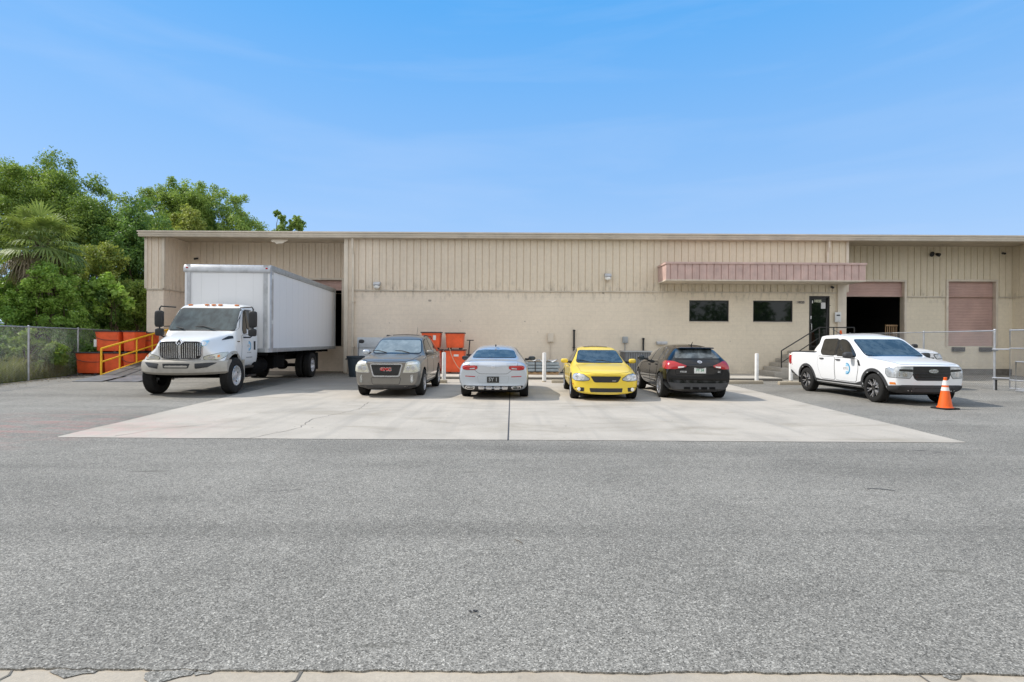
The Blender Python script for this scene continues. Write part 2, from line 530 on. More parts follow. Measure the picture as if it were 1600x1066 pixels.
M['deadfrond'] = leaf_mat('dead_frond', (.14, .11, .07), (.34, .28, .19), trans=.15)
M['weed'] = leaf_mat('weed', (.07, .10, .02), (.26, .27, .08))
# ---------------------------------------------------------------- ground
YF, YR = 23.9, 25.65          # front wall plane and recessed wall plane


def sheet(name, pts, z, m, thick=.0):
    mb = MB()
    n = len(pts)
    mb.add([(x, y, z) for x, y in pts], [tuple(range(n))])
    if thick:
        vs = [(x, y, z) for x, y in pts] + [(x, y, z - thick) for x, y in pts]
        mb.add(vs, [(i, i + n, (i + 1) % n + n, (i + 1) % n) for i in range(n)])
    return tag(mb.build(name, m, angle=0), kind='structure')


def jag(x0, x1, y, amp, step, seed):
    r = random.Random(seed); out = []; x = x0; v = 0
    while x < x1:
        v = v * .7 + r.uniform(-amp, amp) * .6
        out.append((x, y + v)); x += step * r.uniform(.6, 1.4)
    out.append((x1, y))
    return out


sheet('ground', [(-400, -60), (400, -60), (400, 500), (-400, 500)], -.06, M['dirt'])
front = jag(-40, 60, 2.44, .006, .12, 3)
# near the camera the asphalt's broken edge is drawn finely
fine = [p for p in front if p[0] < -2.2] + jag(-2.2, 2.2, 2.445, .010, .024, 5) + [p for p in front if p[0] > 2.2]
sheet('asphalt_lot', fine + [(60, 26), (15.5, 26), (15.5, 25.64), (14.8, 24.2), (-7.4, 24.2), (-7.4, 25.64), (-15.6, 25.64), (-16.6, 23.8), (-18.15, 22.6), (-16.75, 17.4), (-15.9, 14.0), (-17, 6), (-40, 4)], 0.0, M['asphalt'], .014)
sheet('gutter', [(-40, .6), (60, .6), (60, 2.60), (-40, 2.60)], -.009, M['gutter'])
padL = jag(8.2, 20.5, 0, .02, .35, 8)
pad_pts = [(x, 8.13 + v) for x, v in [(a, b) for a, b in jag(-6.86, 6.88, 0, .012, .3, 11)]]
pad_pts += [(6.9 + .072 * (y - 8.12) + v, y) for y, v in padL] + [(7.85, 20.93), (-8.05, 20.93), (-8.3, 25.63)]
pad_pts += [(-15.0, 25.63), (-15.2, 24.6), (-9.2, 22.4), (-7.95, 20.5)]
pad_pts += [(-6.9 - .085 * (y - 8.12) + v, y) for y, v in reversed(padL)]
sheet('concrete_pad', pad_pts, .005, M['pad'])
mb = MB()
mb.bx(-.062, -.040, 8.12, 20.9, -.01, .0085)
tag(mb.build('pad_joint', M['ink'], angle=0), kind='structure')


def crack(name, pts, w, z, m, seed):
    r = random.Random(seed)
    P = []
    for i in range(len(pts) - 1):
        a, b = Vector(pts[i]), Vector(pts[i + 1])
        k = max(2, int((b - a).length / .12))
        for j in range(k):
            q = a.lerp(b, j / k)
            P.append((q.x + r.uniform(-.03, .03), q.y + r.uniform(-.03, .03)))
    P.append(pts[-1])
    vs = []; fs = []
    for i, (x, y) in enumerate(P):
        a = Vector(P[max(i - 1, 0)]); b = Vector(P[min(i + 1, len(P) - 1)])
        d = (b - a).normalized(); ww = w * r.uniform(.4, 1.2)
        vs += [(x - d.y * ww, y + d.x * ww, z), (x + d.y * ww, y - d.x * ww, z)]
        if i: fs.append((2 * i - 2, 2 * i - 1, 2 * i + 1, 2 * i))
    mb = MB(); mb.add(vs, fs)
    return tag(mb.build(name, m, angle=0), kind='structure')


M['scrape'] = pmat('scrape_dark', (.10, .098, .094), .95, var=.3)
M['crackdark'] = pmat('crack_dark', (.16, .145, .125), .95, var=.3)
crack('pad_crack', [(-3.95, 8.15), (-3.6, 9.1), (-3.75, 10.2), (-3.3, 11.6), (-3.45, 13.0)], .006, .0085, M['crackdark'], 1)
crack('pad_crack', [(-6.1, 8.2), (-5.85, 8.9), (-5.3, 9.5)], .006, .0085, M['crackdark'], 2)
crack('pad_crack', [(1.2, 12.6), (2.6, 12.2), (3.9, 12.4), (5.4, 11.9)], .004, .0085, M['crackdark'], 4)
for i, (x, w) in enumerate([(-2.28, .006), (-1.0, .011), (1.845, .007)]):
    crack('gutter_crack', [(x, 2.0), (x + .02, 2.3), (x + (.05 if i == 1 else .01), 2.46)], w * .8, -.005, M['crackdark'], 20 + i)
# asphalt smeared over the broken gutter edge
for i, (x, w, d) in enumerate([(-1.96, .10, .07), (-1.52, .11, .10), (-1.36, .05, .05), (2.02, .05, .05)]):
    r = random.Random(40 + i)
    pts = [(x + w * math.cos(a) * r.uniform(.7, 1.2) + (.04 * math.sin(a)), 2.45 + d * math.sin(a) * r.uniform(.6, 1.1)) for a in [2 * PI * k / 14 for k in range(14)]]
    sheet('asphalt_smear', pts, -.004, M['asphalt'])
# faint scrapes and hairline cracks in the lane
for i, (p, q, w_) in enumerate([((3.50, 6.85), (3.78, 6.80), .006), ((3.45, 6.70), (3.85, 6.66), .004), ((5.55, 7.55), (5.95, 7.42), .006), ((5.75, 7.38), (6.1, 7.34), .005), ((3.66, 5.52), (3.90, 5.46), .012),
                                ((-2.4, 5.30), (-2.1, 5.36), .004), ((1.6, 3.9), (1.72, 3.72), .002), ((-4.9, 7.2), (-4.4, 7.26), .005)]):
    crack('asphalt_scrape', [p, ((p[0] + q[0]) / 2, (p[1] + q[1]) / 2 + .015), q], w_, .0035, M['scrape'], 60 + i)
# raised walk along the foot of the wall, with a dark strip on its kerb face
mb = MB(); mb.bx(-3.35, 10.55, 20.95, YF - .005, -.05, .11)
tag(mb.build('walkway', M['walk'], bevel=.012), kind='structure')
mb = MB(); mb.bx(-3.34, 10.54, 20.944, 20.952, -.02, .075)
tag(mb.build('walkway_kerb', M['crackdark'], angle=0), kind='structure')

# ---------------------------------------------------------------- warehouse
bld = empty('warehouse', (0, YF, 0), 0, 'long beige warehouse of painted block below ribbed metal siding, with truck docks', 'warehouse')


def B(mb, name, m, parent=bld, **k):
    o = mb.build(name, m, None, **k)
    o.parent = parent
    p = parent; off = Vector((0, 0, 0))
    while p is not None:
        off += p.location; p = p.parent
    for v in o.data.vertices: v.co -= off
    return o


def siding(mb, p0, p1, z0, z1, pitch=.3048, phase=0.0, m=0):
    p0 = Vector((*p0, 0)); p1 = Vector((*p1, 0))
    L = (p1 - p0).length; d = (p1 - p0).normalized(); n = Vector((d.y, -d.x, 0))
    us = [(0, 0)]
    x = phase
    while x < L - .05:
        if x > .005:
            us += [(x, 0), (x + .010, -.034), (x + .034, -.034), (x + .046, 0)]
            us += [(x + .12, 0), (x + .128, .007), (x + .142, .007), (x + .15, 0)] if x + .16 < L else []
        x += pitch
    us.append((L, 0))
    vs = []; fs = []
    for i, (u, h) in enumerate(us):
        q = p0 + d * u + n * h
        vs += [(q.x, q.y, z0), (q.x, q.y, z1)]
        if i: fs.append((2 * i - 2, 2 * i, 2 * i + 1, 2 * i - 1))
    mb.add(vs, fs, m)


ZS, ZT = 3.72, 6.03
w = MB()
def wq(mb, p0, p1, z0, z1):
    """vertical wall quad from p0 to p1 seen from its right-hand side"""
    mb.add([(p0[0], p0[1], z0), (p1[0], p1[1], z0), (p1[0], p1[1], z1), (p0[0], p0[1], z1)], [(0, 1, 2, 3)])


# front wall with window and door holes
wins = [(7.87, 9.63, 2.42, 3.36), (10.71, 12.47, 2.42, 3.36)]
door = (13.2, 14.12, 1.15, 3.58)
def wall_with_holes(mb, x0, x1, z0, z1, y, holes, reveal):
    xs = sorted({x0, x1, *[h[0] for h in holes], *[h[1] for h in holes]})
    zs = sorted({z0, z1, *[h[2] for h in holes], *[h[3] for h in holes]})
    for i in range(len(xs) - 1):
        for j in range(len(zs) - 1):
            cx, cz = (xs[i] + xs[i + 1]) / 2, (zs[j] + zs[j + 1]) / 2
            if any(h[0] < cx < h[1] and h[2] < cz < h[3] for h in holes): continue
            wq(mb, (xs[i], y), (xs[i + 1], y), zs[j], zs[j + 1])
    for a, b, c, d in holes:
        e = y + reveal
        mb.add([(a, y, c), (a, e, c), (a, e, d), (a, y, d)], [(0, 1, 2, 3)])
        mb.add([(b, y, c), (b, y, d), (b, e, d), (b, e, c)], [(0, 1, 2, 3)])
        mb.add([(a, y, c), (b, y, c), (b, e, c), (a, e, c)], [(0, 1, 2, 3)])
        mb.add([(a, y, d), (a, e, d), (b, e, d), (b, y, d)], [(0, 1, 2, 3)])


wall_with_holes(w, -7.45, 14.86, 0, ZS, YF, wins + [door], .12)
XR0, XR1 = 14.86, 23.86
XL0, XL1 = -15.5, -7.45
# left pier and outer side wall
wq(w, (-16.25, YF), (XL0, YF), 0, ZS)
wq(w, (XL0, YF), (XL0, YR), 0, ZS)
wq(w, (-16.25, 66), (-16.25, YF), 0, ZS)
wq(w, (XL1, YR), (XL1, YF), 0, ZS)
wq(w, (XR0, YF), (XR0, YR), 0, ZS)
wq(w, (XR1, YR), (XR1, YF), 0, ZS)
wq(w, (XR1, YF), (44, YF), 0, ZS)
# recess back walls below the siding line, with the dock openings
dockL = (-11.7, -8.12, 1.2, 4.36)
dockL2 = (-15.05, -12.75, 1.2, 4.36)
dockO = (15.2, 18.68, 1.2, 4.43)
dockC = (20.77, 23.04, 1.37, 4.46)
def clip(h): return (h[0], h[1], h[2], ZS)
wall_with_holes(w, XL0, XL1, 0, ZS, YR, [clip(dockL), clip(dockL2)], .25)
wall_with_holes(w, XR0, XR1, 0, ZS, YR, [clip(dockO), clip(dockC)], .25)
B(w, 'block_wall', M['block'], angle=0, fix=False)

sd = MB()
siding(sd, (-7.15, YF - .02), (14.86, YF - .02), ZS, ZT)
siding(sd, (-16.25, YF - .02), (-15.5, YF - .02), ZS, ZT, phase=.2)
siding(sd, (-7.45, YF - .02), (-7.15, YF - .02), ZS, ZT, phase=.5)
siding(sd, (-15.48, YF - .02), (-15.48, YR - .02), ZS, ZT + .12)
siding(sd, (-16.27, 66), (-16.27, YF - .02), ZS, ZT)
siding(sd, (XR1 - .02, YR - .02), (XR1 - .02, YF - .02), ZS, ZT + .12)
siding(sd, (XR1 - .02, YF - .02), (44, YF - .02), ZS, ZT)
for a, b, z0 in [(XL0, dockL2[0], ZS), (dockL2[0], dockL2[1], 4.36), (dockL2[1], dockL[0], ZS), (dockL[0], dockL[1], 4.36), (dockL[1], XL1, ZS),
                 (XR0, dockO[0], ZS), (dockO[0], dockO[1], 4.43), (dockO[1], dockC[0], ZS), (dockC[0], dockC[1], 4.46), (dockC[1], XR1, ZS)]:
    siding(sd, (a, YR - .02), (b, YR - .02), z0, ZT + .12, phase=.15)
wq(sd, (XL1, YR), (XL1, YF - .02), ZS, ZT); wq(sd, (XR0, YF - .02), (XR0, YR), ZS, ZT)
B(sd, 'metal_siding', M['siding'], angle=0, fix=False)

# flashing strip between block and siding, corner and door trims
tr = MB()
for a, b in [(-7.02, 14.4), (-16.25, -15.5), (23.84, 44)]:
    tr.bx(a, b, YF - .055, YF - .001, ZS - .028, ZS + .022)
tr.bx(XL0, dockL2[0], YR - .055, YR - .001, ZS - .028, ZS + .022)
tr.bx(dockO[1] + .12, dockC[0] - .1, YR - .055, YR - .001, ZS - .028, ZS + .022)
tr.bx(dockC[1] + .1, XR1 - .02, YR - .055, YR - .001, ZS - .028, ZS + .022)
tr.bx(XL0 + .001, XL0 + .05, YF + .04, YR - .06, ZS - .028, ZS + .022)
tr.bx(XR1 - .05, XR1 - .001, YF + .04, YR - .06, ZS - .028, ZS + .022)
B(tr, 'flashing', M['fascia'])
for d in (dockL, dockL2, dockO, dockC):
    tr = MB()
    for x in (d[0], d[1]):
        s_ = -1 if x == d[0] else 1
        tr.bx(x - s_ * .004, x + s_ * .1, YR - .062, YR + .2, d[2], d[3])
    tr.bx(d[0] - .1, d[1] + .1, YR - .066, YR + .2, d[3] - .002, d[3] + .09)
    B(tr, 'door_frame', M['trim'], bevel=.006)
def trim(*a):
    q = MB(); q.bx(*a); B(q, 'corner_trim', M['trim'], bevel=.006)
trim(-7.47, -7.29, YF - .07, YF - .021, 0.05, ZT - .01)
trim(14.80, 14.92, YF - .07, YF + .05, ZS + .03, ZT - .01)
trim(-15.56, -15.44, YF - .07, YF + .03, ZS + .03, ZT - .01)
trim(-16.32, -16.2, YF - .07, YF + .03, ZS + .03, ZT - .01)
trim(14.42, 14.80, YF - .09, YF - .001, 1.0, 4.10)

# fascia, gutter lip, soffits, roof
fa = MB()
fa.bx(-16.42, 44, YF - .34, YF - .30, 6.02, 6.235)
fa.bx(-16.42, 44, YF - .335, YF - .10, 6.0, 6.02)
fa.bx(-16.42, -16.38, YF - .30, 66, 6.02, 6.235)
B(fa, 'roof_fascia', M['fascia'], bevel=.004)
fa = MB()
fa.bx(-16.45, 44, YF - .385, YF - .335, 6.195, 6.25)
fa.bx(-16.45, 44, YF - .365, YF - .342, 6.10, 6.125)
B(fa, 'drip_edge', M['trim'])
so = MB()
so.bx(-16.3, 44, YF - .30, YF - .02, 6.025, 6.04)
so.bx(XL0 + .01, XL1 - .01, YF - .08, YR - .03, 6.12, 6.14)
so.bx(XR0 + .01, XR1 - .03, YF - .08, YR - .03, 6.12, 6.14)
so.bx(XL0 + .01, XL1 - .01, YF - .10, YF - .08, 6.045, 6.135)
so.bx(XR0 + .01, XR1 - .03, YF - .10, YF - .08, 6.045, 6.135)
B(so, 'soffit', M['soffit'])
rf = MB(); rf.bx(-16.4, 44, YF - .33, 66, 6.21, 6.24)
B(rf, 'roof', M['rooftop'])
# torn strip of soffit hanging down over the truck dock
tn = MB()
r = random.Random(3)
xs = [-10.65 + .09 * i for i in range(9)]
top = [(x, 5.93) for x in xs]; bot = [(x + r.uniform(-.02, .02), 5.93 - (.05 + .16 * math.sin((i + .6) / 9 * PI) * r.uniform(.7, 1.25))) for i, x in enumerate(xs)]
vs = [(x, YF - .12, z) for x, z in top] + [(x, YF - .22, z) for x, z in bot]
tn.add(vs, [(i, i + 1, 9 + i + 1, 9 + i) for i in range(8)])
vs2 = [(x, y + .012, z) for x, y, z in vs]
tn.add(vs2, [(i, 9 + i, 9 + i + 1, i + 1) for i in range(8)])
B(tn, 'torn_soffit', M['trim'])


def roller(d, zb, name='roller_door'):
    mb = MB()
    n = int((d[3] - zb) / .075)
    h = (d[3] - zb) / n
    y = YR + .14
    vs = []; fs = []
    for i in range(n):
        z = zb + i * h
        for (dy, dz) in ((0, 0), (-.016, .012), (-.016, h - .022), (0, h - .008)):
            vs += [(d[0] + .01, y + dy, z + dz), (d[1] - .01, y + dy, z + dz)]
    k = len(vs) // 2
    for i in range(k - 1): fs.append((2 * i, 2 * i + 1, 2 * i + 3, 2 * i + 2))
    mb.add(vs, fs)
    mb.bx(d[0] + .01, d[1] - .01, y + .001, y + .03, zb, d[3])
    return B(mb, name, M['roller'], angle=25)


def bottom_bar(d, zb, parent):
    mb = MB(); mb.bx(d[0] + .01, d[1] - .01, YR + .10, YR + .17, zb - .07, zb - .001)
    return B(mb, 'bottom_bar', M['pink'], parent, bevel=.004)


rd = roller(dockO, 3.80); bottom_bar(dockO, 3.80, rd)
rd = roller(dockL, 3.95); bottom_bar(dockL, 3.95, rd)
roller(dockC, 1.385)
roller(dockL2, 1.215)
# dark rooms behind the open docks
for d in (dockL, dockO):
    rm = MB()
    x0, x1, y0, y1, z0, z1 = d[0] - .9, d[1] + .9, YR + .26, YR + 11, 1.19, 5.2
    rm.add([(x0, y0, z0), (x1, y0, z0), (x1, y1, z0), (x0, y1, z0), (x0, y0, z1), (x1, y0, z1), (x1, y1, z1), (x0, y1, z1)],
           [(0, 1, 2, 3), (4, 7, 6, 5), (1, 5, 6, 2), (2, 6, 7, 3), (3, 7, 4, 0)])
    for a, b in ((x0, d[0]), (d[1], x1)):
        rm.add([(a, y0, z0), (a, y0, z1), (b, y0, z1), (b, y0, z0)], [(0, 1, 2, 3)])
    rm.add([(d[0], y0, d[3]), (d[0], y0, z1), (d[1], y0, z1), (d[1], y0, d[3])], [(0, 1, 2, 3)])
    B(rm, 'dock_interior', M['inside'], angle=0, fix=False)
# dock bumpers below the closed door, dark strip at the foot of the recess wall
for x in (21.25, 22.55):
    bp = MB(); bp.bx(x - .28, x + .28, YR - .12, YR - .001, 1.12, 1.33)
    B(bp, 'dock_bumper', M['black'], bevel=.01)
fb = MB(); fb.bx(18.7, 23.83, YR - .03, YR - .001, 0, .30)
B(fb, 'wall_base', M['crackdark'])
fb = MB(); fb.bx(15.2, 18.68, YR - .03, YR + .3, 1.05, 1.19)
B(fb, 'dock_sill', M['steel'])

# windows
for a, b, c, d in wins:
    f = MB(); y = YF + .03
    f.bx(a, b, y, y + .06, c, c + .045); f.bx(a, b, y, y + .06, d - .045, d)
    f.bx(a, a + .045, y, y + .06, c + .045, d - .045); f.bx(b - .045, b, y, y + .06, c + .045, d - .045)
    fo = B(f, 'window', M['frame'], bevel=.005)
    g = MB(); g.bx(a + .045, b - .045, y + .03, y + .04, c + .045, d - .045)
    B(g, 'pane', M['officeglass'], fo)
    sl = MB(); sl.bx(a - .02, b + .02, YF - .035, YF + .03, c - .045, c - .002)
    B(sl, 'sill', M['trim'], fo, bevel=.005)
# entrance door
a, b, c, d = door
f = MB(); y = YF + .02
f.bx(a, b, y, y + .07, d - .05, d); f.bx(a, a + .05, y, y + .07, c, d - .05); f.bx(b - .05, b, y, y + .07, c, d - .05)
f.bx(a + .05, a + .14, y + .02, y + .06, c + .01, d - .06); f.bx(b - .14, b - .05, y + .02, y + .06, c + .01, d - .06)
f.bx(a + .14, b - .14, y + .02, y + .06, c + .01, c + .22); f.bx(a + .14, b - .14, y + .02, y + .06, d - .16, d - .06)
dr = B(f, 'entrance_door', M['frame'], bevel=.004)
g = MB(); g.bx(a + .14, b - .14, y + .035, y + .045, c + .22, d - .16)
B(g, 'pane', M['officeglass'], dr)
g = MB(); g.tube([(a + .10, y + .01, 2.05), (a + .10, y - .05, 2.08), (a + .10, y - .05, 2.34), (a + .10, y + .01, 2.37)], .014, 8)
g.box((a + .10, y + .012, 2.62), (.05, .02, .14)); B(g, 'handle', M['alloy'], dr)
g = MB(); g.bx(b - .36, b - .165, y + .026, y + .034, 3.02, 3.29); B(g, 'notice', M['paper'], dr)
g = MB(); g.bx(a + .155, a + .2, y + .026, y + .034, 3.26, 3.38); B(g, 'notice', M['paper'], dr)
lt = text_obj('10225', .155, pmat('door_number', (.66, .68, .52), .5, var=.05), 'door_number', dr, (0, 0, 0), (R(90), 0, 0), .003, .006, .85)
lt.location = Vector((a + .41, y + .028, 3.355)) - Vector((0, YF, 0))

# pink metal-clad canopy over the offices
CX0, CX1, CY0 = 6.47, 14.86, 22.62
ca = MB()
siding(ca, (CX0, CY0), (CX1, CY0), 4.13, 4.80, phase=.16)
siding(ca, (CX0, YF - .03), (CX0, CY0), 4.13, 4.80, phase=.12)
siding(ca, (CX1, CY0), (CX1, YF - .03), 4.13, 4.80, phase=.12)
cn = B(ca, 'canopy', M['pink'], angle=0, fix=False)
ct = MB()
ct.bx(CX0 - .04, CX1 + .04, CY0 - .04, CY0 + .03, 4.78, 4.865)
ct.bx(CX0 - .04, CX0 + .03, CY0 + .03, YF - .06, 4.78, 4.865); ct.bx(CX1 - .03, CX1 + .04, CY0 + .03, YF - .06, 4.78, 4.865)
ct.bx(CX0 + .03, CX1 - .03, CY0 + .03, YF - .06, 4.79, 4.83)
B(ct, 'canopy_cap', M['pink'], cn, bevel=.004)
ct = MB(); ct.bx(CX0 - .01, CX1 + .01, CY0 - .015, YF - .06, 4.085, 4.13)
B(ct, 'canopy_soffit', M['trim'], cn)

# downspouts
def spout(pts, n='downspout'):
    mb = MB()
    mb.tube(pts, .058, 4)
    if pts[-1][2] < 1:
        for q in (1.2, 3.2): mb.box((pts[-1][0], YF - .09, q), (.17, .15, .03))
    return B(mb, n, M['trim'], angle=20)
spout([(-7.05, YF - .20, 6.0), (-7.05, YF - .20, 5.55), (-7.05, YF - .10, 5.3), (-7.05, YF - .10, .12)])
spout([(13.95, YF - .20, 6.0), (13.95, YF - .20, 5.7), (13.95, YF - .10, 5.5), (13.95, YF - .10, 4.88)])

# ---------------------------------------------------------------- fittings on the walls
def wall_light(x, z, label, s=1.0):
    e = empty('wall_light', (x, YF - .022, z), 0, label, 'wall light', 'dusk lights on the front wall')
    mb = MB()
    mb.prism([(-.0, -.06), (-.24, -.10), (-.26, -.03), (-.20, .07), (-.05, .10), (0, .10)], 'x', -.14 * s, .14 * s)
    mb.build('lamp_hood', M['steel'], e, bevel=.015)
    mb = MB(); mb.blob((0, -.155, -.115), (.27 * s, .20, .20), 2.2)
    mb.build('lamp_lens', M['lens'], e)
    mb = MB(); mb.tube([(0, -.03, -.06), (0, -.02, -.32)], .022, 6); mb.build('conduit', M['trim'], e)
wall_light(-5.98, 3.99, 'white lensed wall light just above the flashing by the left downspout')
wall_light(4.22, 4.42, 'white lensed wall light on the siding above the black hatchback')


def flood(x, y, z, label, two=True):
    e = empty('flood_light', (x, y, z), 0, label, 'flood light')
    mb = MB(); mb.lathe([(.0, 0), (.09, 0), (.09, -.05), (0, -.06)], 14, axis='y'); mb.build('mount', M['black'], e)
    for s_ in ((-1, 1) if two else (1,)):
        mb = MB()
        mx = Matrix.Rotation(R(25 * s_), 3, 'Z') @ Matrix.Rotation(R(25), 3, 'X')
        prof = [(.03, 0.0), (.06, -.05), (.085, -.15), (.085, -.2), (.07, -.185), (0, -.18)]
        mb.lathe(prof, 14, axis='y')
        mb.v = [tuple(mx @ Vector(p) + Vector((s_ * .11, -.07, -.02))) for p in mb.v]
        mb.build('lamp_head', M['black'], e)
flood(20.0, YR - .02, 5.78, 'black twin flood light on the ribbed wall between the roller doors')


def camera_dome(x, y, z, label):
    e = empty('security_camera', (x, y, z), 0, label, 'security camera')
    mb = MB(); mb.box((0, .03, .05), (.10, .08, .06)); mb.build('bracket', M['trim'], e, bevel=.008)
    mb = MB(); mb.tube([(0, .02, 0), (-.04, -.16, -.05)], [.045, .05], 12); mb.build('camera_body', M['black'], e)
camera_dome(23.35, YR - .05, 5.82, 'small dark security camera under the soffit, right of the closed roller door')
camera_dome(14.15, YF - .09, 3.98, 'small dark security camera under the pink canopy')
camera_dome(-15.0, YR - .06, 5.35, 'small dark security camera high in the truck dock recess')


def wbox(name, x0, x1, z0, z1, dpt, m, label, cat, conduit=0.0, y=YF):
    e = empty(name, ((x0 + x1) / 2, y - .001, z0), 0, label, cat)
    hw, h = (x1 - x0) / 2, z1 - z0
    mb = MB(); mb.bx(-hw, hw, -dpt, 0, 0, h); mb.build('box_body', m, e, bevel=.012)
    mb = MB(); mb.bx(-hw * .85, hw * .85, -dpt - .012, -dpt + .001, h * .08, h * .92); mb.build('cover', m, e, bevel=.006)
    if conduit:
        mb = MB(); mb.tube([(0, -.03, 0), (0, -.03, -conduit)], .018, 8); mb.build('conduit', m, e)
    return e
wbox('electrical_box', 1.58, 1.84, 1.47, 1.86, .16, M['trim'], 'beige electrical box on the wall between the coupe and the yellow sedan', 'electrical box', 1.2)
wbox('electrical_box', 4.90, 5.13, 1.44, 1.72, .12, M['greymetal'], 'small grey electrical box on the wall above the condenser', 'electrical box', .7)
wbox('meter_box', 6.40, 6.86, 1.38, 1.52, .2, M['steel'], 'pale grey box on the wall just above the black hatchback roof', 'meter box')
e = wbox('address_sign', 12.60, 13.03, 3.22, 3.36, .015, M['trim'], 'small address sign on the wall between the right window and the door', 'sign')
text_obj('10225', .13, M['ink'], 'number', e, (0, -.031, .07), (R(90), 0, 0), .002, .006, 1.0)
e = wbox('notice_board', 14.28, 14.56, 2.42, 2.86, .03, M['paper'], 'white notice in a beige frame right of the entrance door', 'notice', y=YF - .09)
mb = MB(); mb.bx(-.075, .075, -.049, -.041, .27, .33); mb.build('print', M['ink'], e)
for x, z0, z1, l in [(2.75, .12, 1.98, 'tall black pipe standing against the wall behind the yellow sedan'), (5.82, .12, 1.63, 'short black pipe against the wall above the condenser')]:
    e = empty('vent_pipe', (x, YF - .08, z0), 0, l, 'pipe')
    mb = MB(); mb.tube([(0, 0, 0), (0, 0, z1 - z0)], .04, 10); mb.build('pipe', M['black'], e)
    mb = MB(); mb.blob((0, 0, z1 - z0), (.115, .115, .08), 3); mb.build('cap', M['black'], e)
    mb = MB(); mb.box((0, .04, (z1 - z0) * .6), (.13, .07, .03)); mb.build('bracket', M['black'], e)

# ---------------------------------------------------------------- entry stair
st = empty('entry_stair', (10.9, 23.0, 0), 0, 'concrete entry stair with black pipe handrail up to the glass door', 'stair')
mb = MB()
n = 6
for i in range(n):
    mb.bx(.27 * i, 3.5, -.72, .88, .11 + .173 * i if i else .0, .11 + .173 * (i + 1))
mb.build('steps', M['walk'], st, bevel=.008)
mb = MB()
yy = -.66
def ph(x): return .12 + (1.04 if x < .31 else min(1.04 + (x - .3) / 1.57 * 1.09, 2.13))
top = [(.30, yy, ph(.3)), (1.87, yy, 2.14), (3.32, yy, 2.14)]
mb.tube(top, .024, 8)
mb.tube([(.30, yy, .12), (.30, yy, 1.16)], .024, 8)
mb.tube([(3.32, yy, 2.14), (3.32, yy, 1.15)], .024, 8)
mb.tube([(1.87, yy, 2.14), (1.87, yy, 1.15)], .024, 8)
mb.tube([(2.47, yy, 2.14), (2.47, yy, 1.15)], .024, 8)
mb.tube([(1.15, yy + .02, 1.22), (1.87, yy + .02, 1.70), (3.32, yy + .02, 1.70)], .02, 8)
mb.tube([(1.15, yy + .02, 1.22), (.30, yy + .02, .66)], .02, 8)
mb.build('handrail', M['frame'], st)

# ---------------------------------------------------------------- chain link
def chain(mb, p0, p1, z0, z1, pitch=.075, r=.0025):
    p0 = Vector((*p0, 0)); p1 = Vector((*p1, 0)); d = (p1 - p0); L = d.length; d.normalize(); n = Vector((-d.y, d.x, 0)); H = z1 - z0
    def seg(ua, va, ub, vb, off):
        A = p0 + d * ua + Vector((0, 0, z0 + va)) + n * off; Bq = p0 + d * ub + Vector((0, 0, z0 + vb)) + n * off
        t = (Bq - A).normalized(); q = t.cross(n)
        vs = []
        for P in (A, Bq):
            for a in (PI / 2, PI / 2 + 2.094, PI / 2 + 4.189): vs.append(P + (q * math.cos(a) + n * math.sin(a)) * r)
        mb.add(vs, [(0, 1, 4, 3), (1, 2, 5, 4), (2, 0, 3, 5)])
    c = -H
    while c < L:
        ua, va = (c, 0) if c >= 0 else (0, -c)
        ub, vb = (c + H, H) if c + H <= L else (L, L - c)
        if vb > va: seg(ua, va, ub, vb, .003)
        ua, va = (c, H) if c >= 0 else (0, H + c)
        ub, vb = (c + H, 0) if c + H <= L else (L, H - (L - c))
        if va > vb: seg(ua, va, ub, vb, -.003)
        c += pitch


def fence(name, label, p0, p1, posts, z1, z0=.04, r=.0025):
    e = empty(name, (*p0, 0), 0, label, 'fence')
    o = Vector((*p0, 0))
    q0 = (0, 0); q1 = (p1[0] - p0[0], p1[1] - p0[1])
    mb = MB(); chain(mb, q0, q1, z0, z1 + .03, r=r)
    mb.build('chain_mesh', M['wire'], e, angle=0)
    mb = MB(); mb.tube([(q0[0], q0[1], z1), (q1[0], q1[1], z1)], .021, 8); mb.build('top_rail', M['steel'], e)
    for f in posts:
        x, y = q1[0] * f, q1[1] * f
        mb = MB(); mb.tube([(x, y, -.05), (x, y, z1 + .02)], .032, 8); mb.blob((x, y, z1 + .03), (.08, .08, .06), 2, 10, 6)
        mb.build('post', M['steel'], e)
    return e


fence('chain_link_fence', 'galvanised chain link fence in front of the palm and weeds', (-16.15, 15.4), (-19.6, 28.2), [0.03, .286, .54, .79, 1.0], 1.90, r=.0018)
fence('chain_link_fence', 'galvanised chain link fence running from the wall past the white suv to the gate', (15.62, 25.5), (15.62, 17.4), [0.08, .63, 1.0], 1.92, .10)
g = empty('chain_link_gate', (15.66, 17.25, 0), 0, 'galvanised chain link gate standing ajar at the end of the fence', 'gate')
mb = MB()
L = -4.2
mb.tube([(.06, -.28, .10), (.06, -.28, 1.93), (.10, L, 1.93), (.10, L, .10)], .024, 8, closed=True)
mb.tube([(.06, -.28, 1.36), (.10, L, 1.36)], .02, 8); mb.tube([(.06, -.28, .36), (.10, L, .36)], .02, 8)
mb.build('gate_frame', M['steel'], g)
mb = MB()
mb.tube([(.0, -.55, .06), (.0, -.55, .95), (.04, L, .95), (.04, L, .06)], .02, 8, closed=True)
mb.build('lower_frame', M['steel'], g)
mb = MB(); chain(mb, (.07, -.28), (.10, L), .12, 1.93); mb.build('chain_mesh', M['wire'], g, angle=0)
for z in (1.32, .40):
    mb = MB(); mb.tube([(-.12, .14, z), (.06, -.28, z + .01)], .022, 8); mb.blob((-.04, .12, z - .02), (.13, .13, .09), 3)
    mb.build('hinge_arm', M['steel'], g)
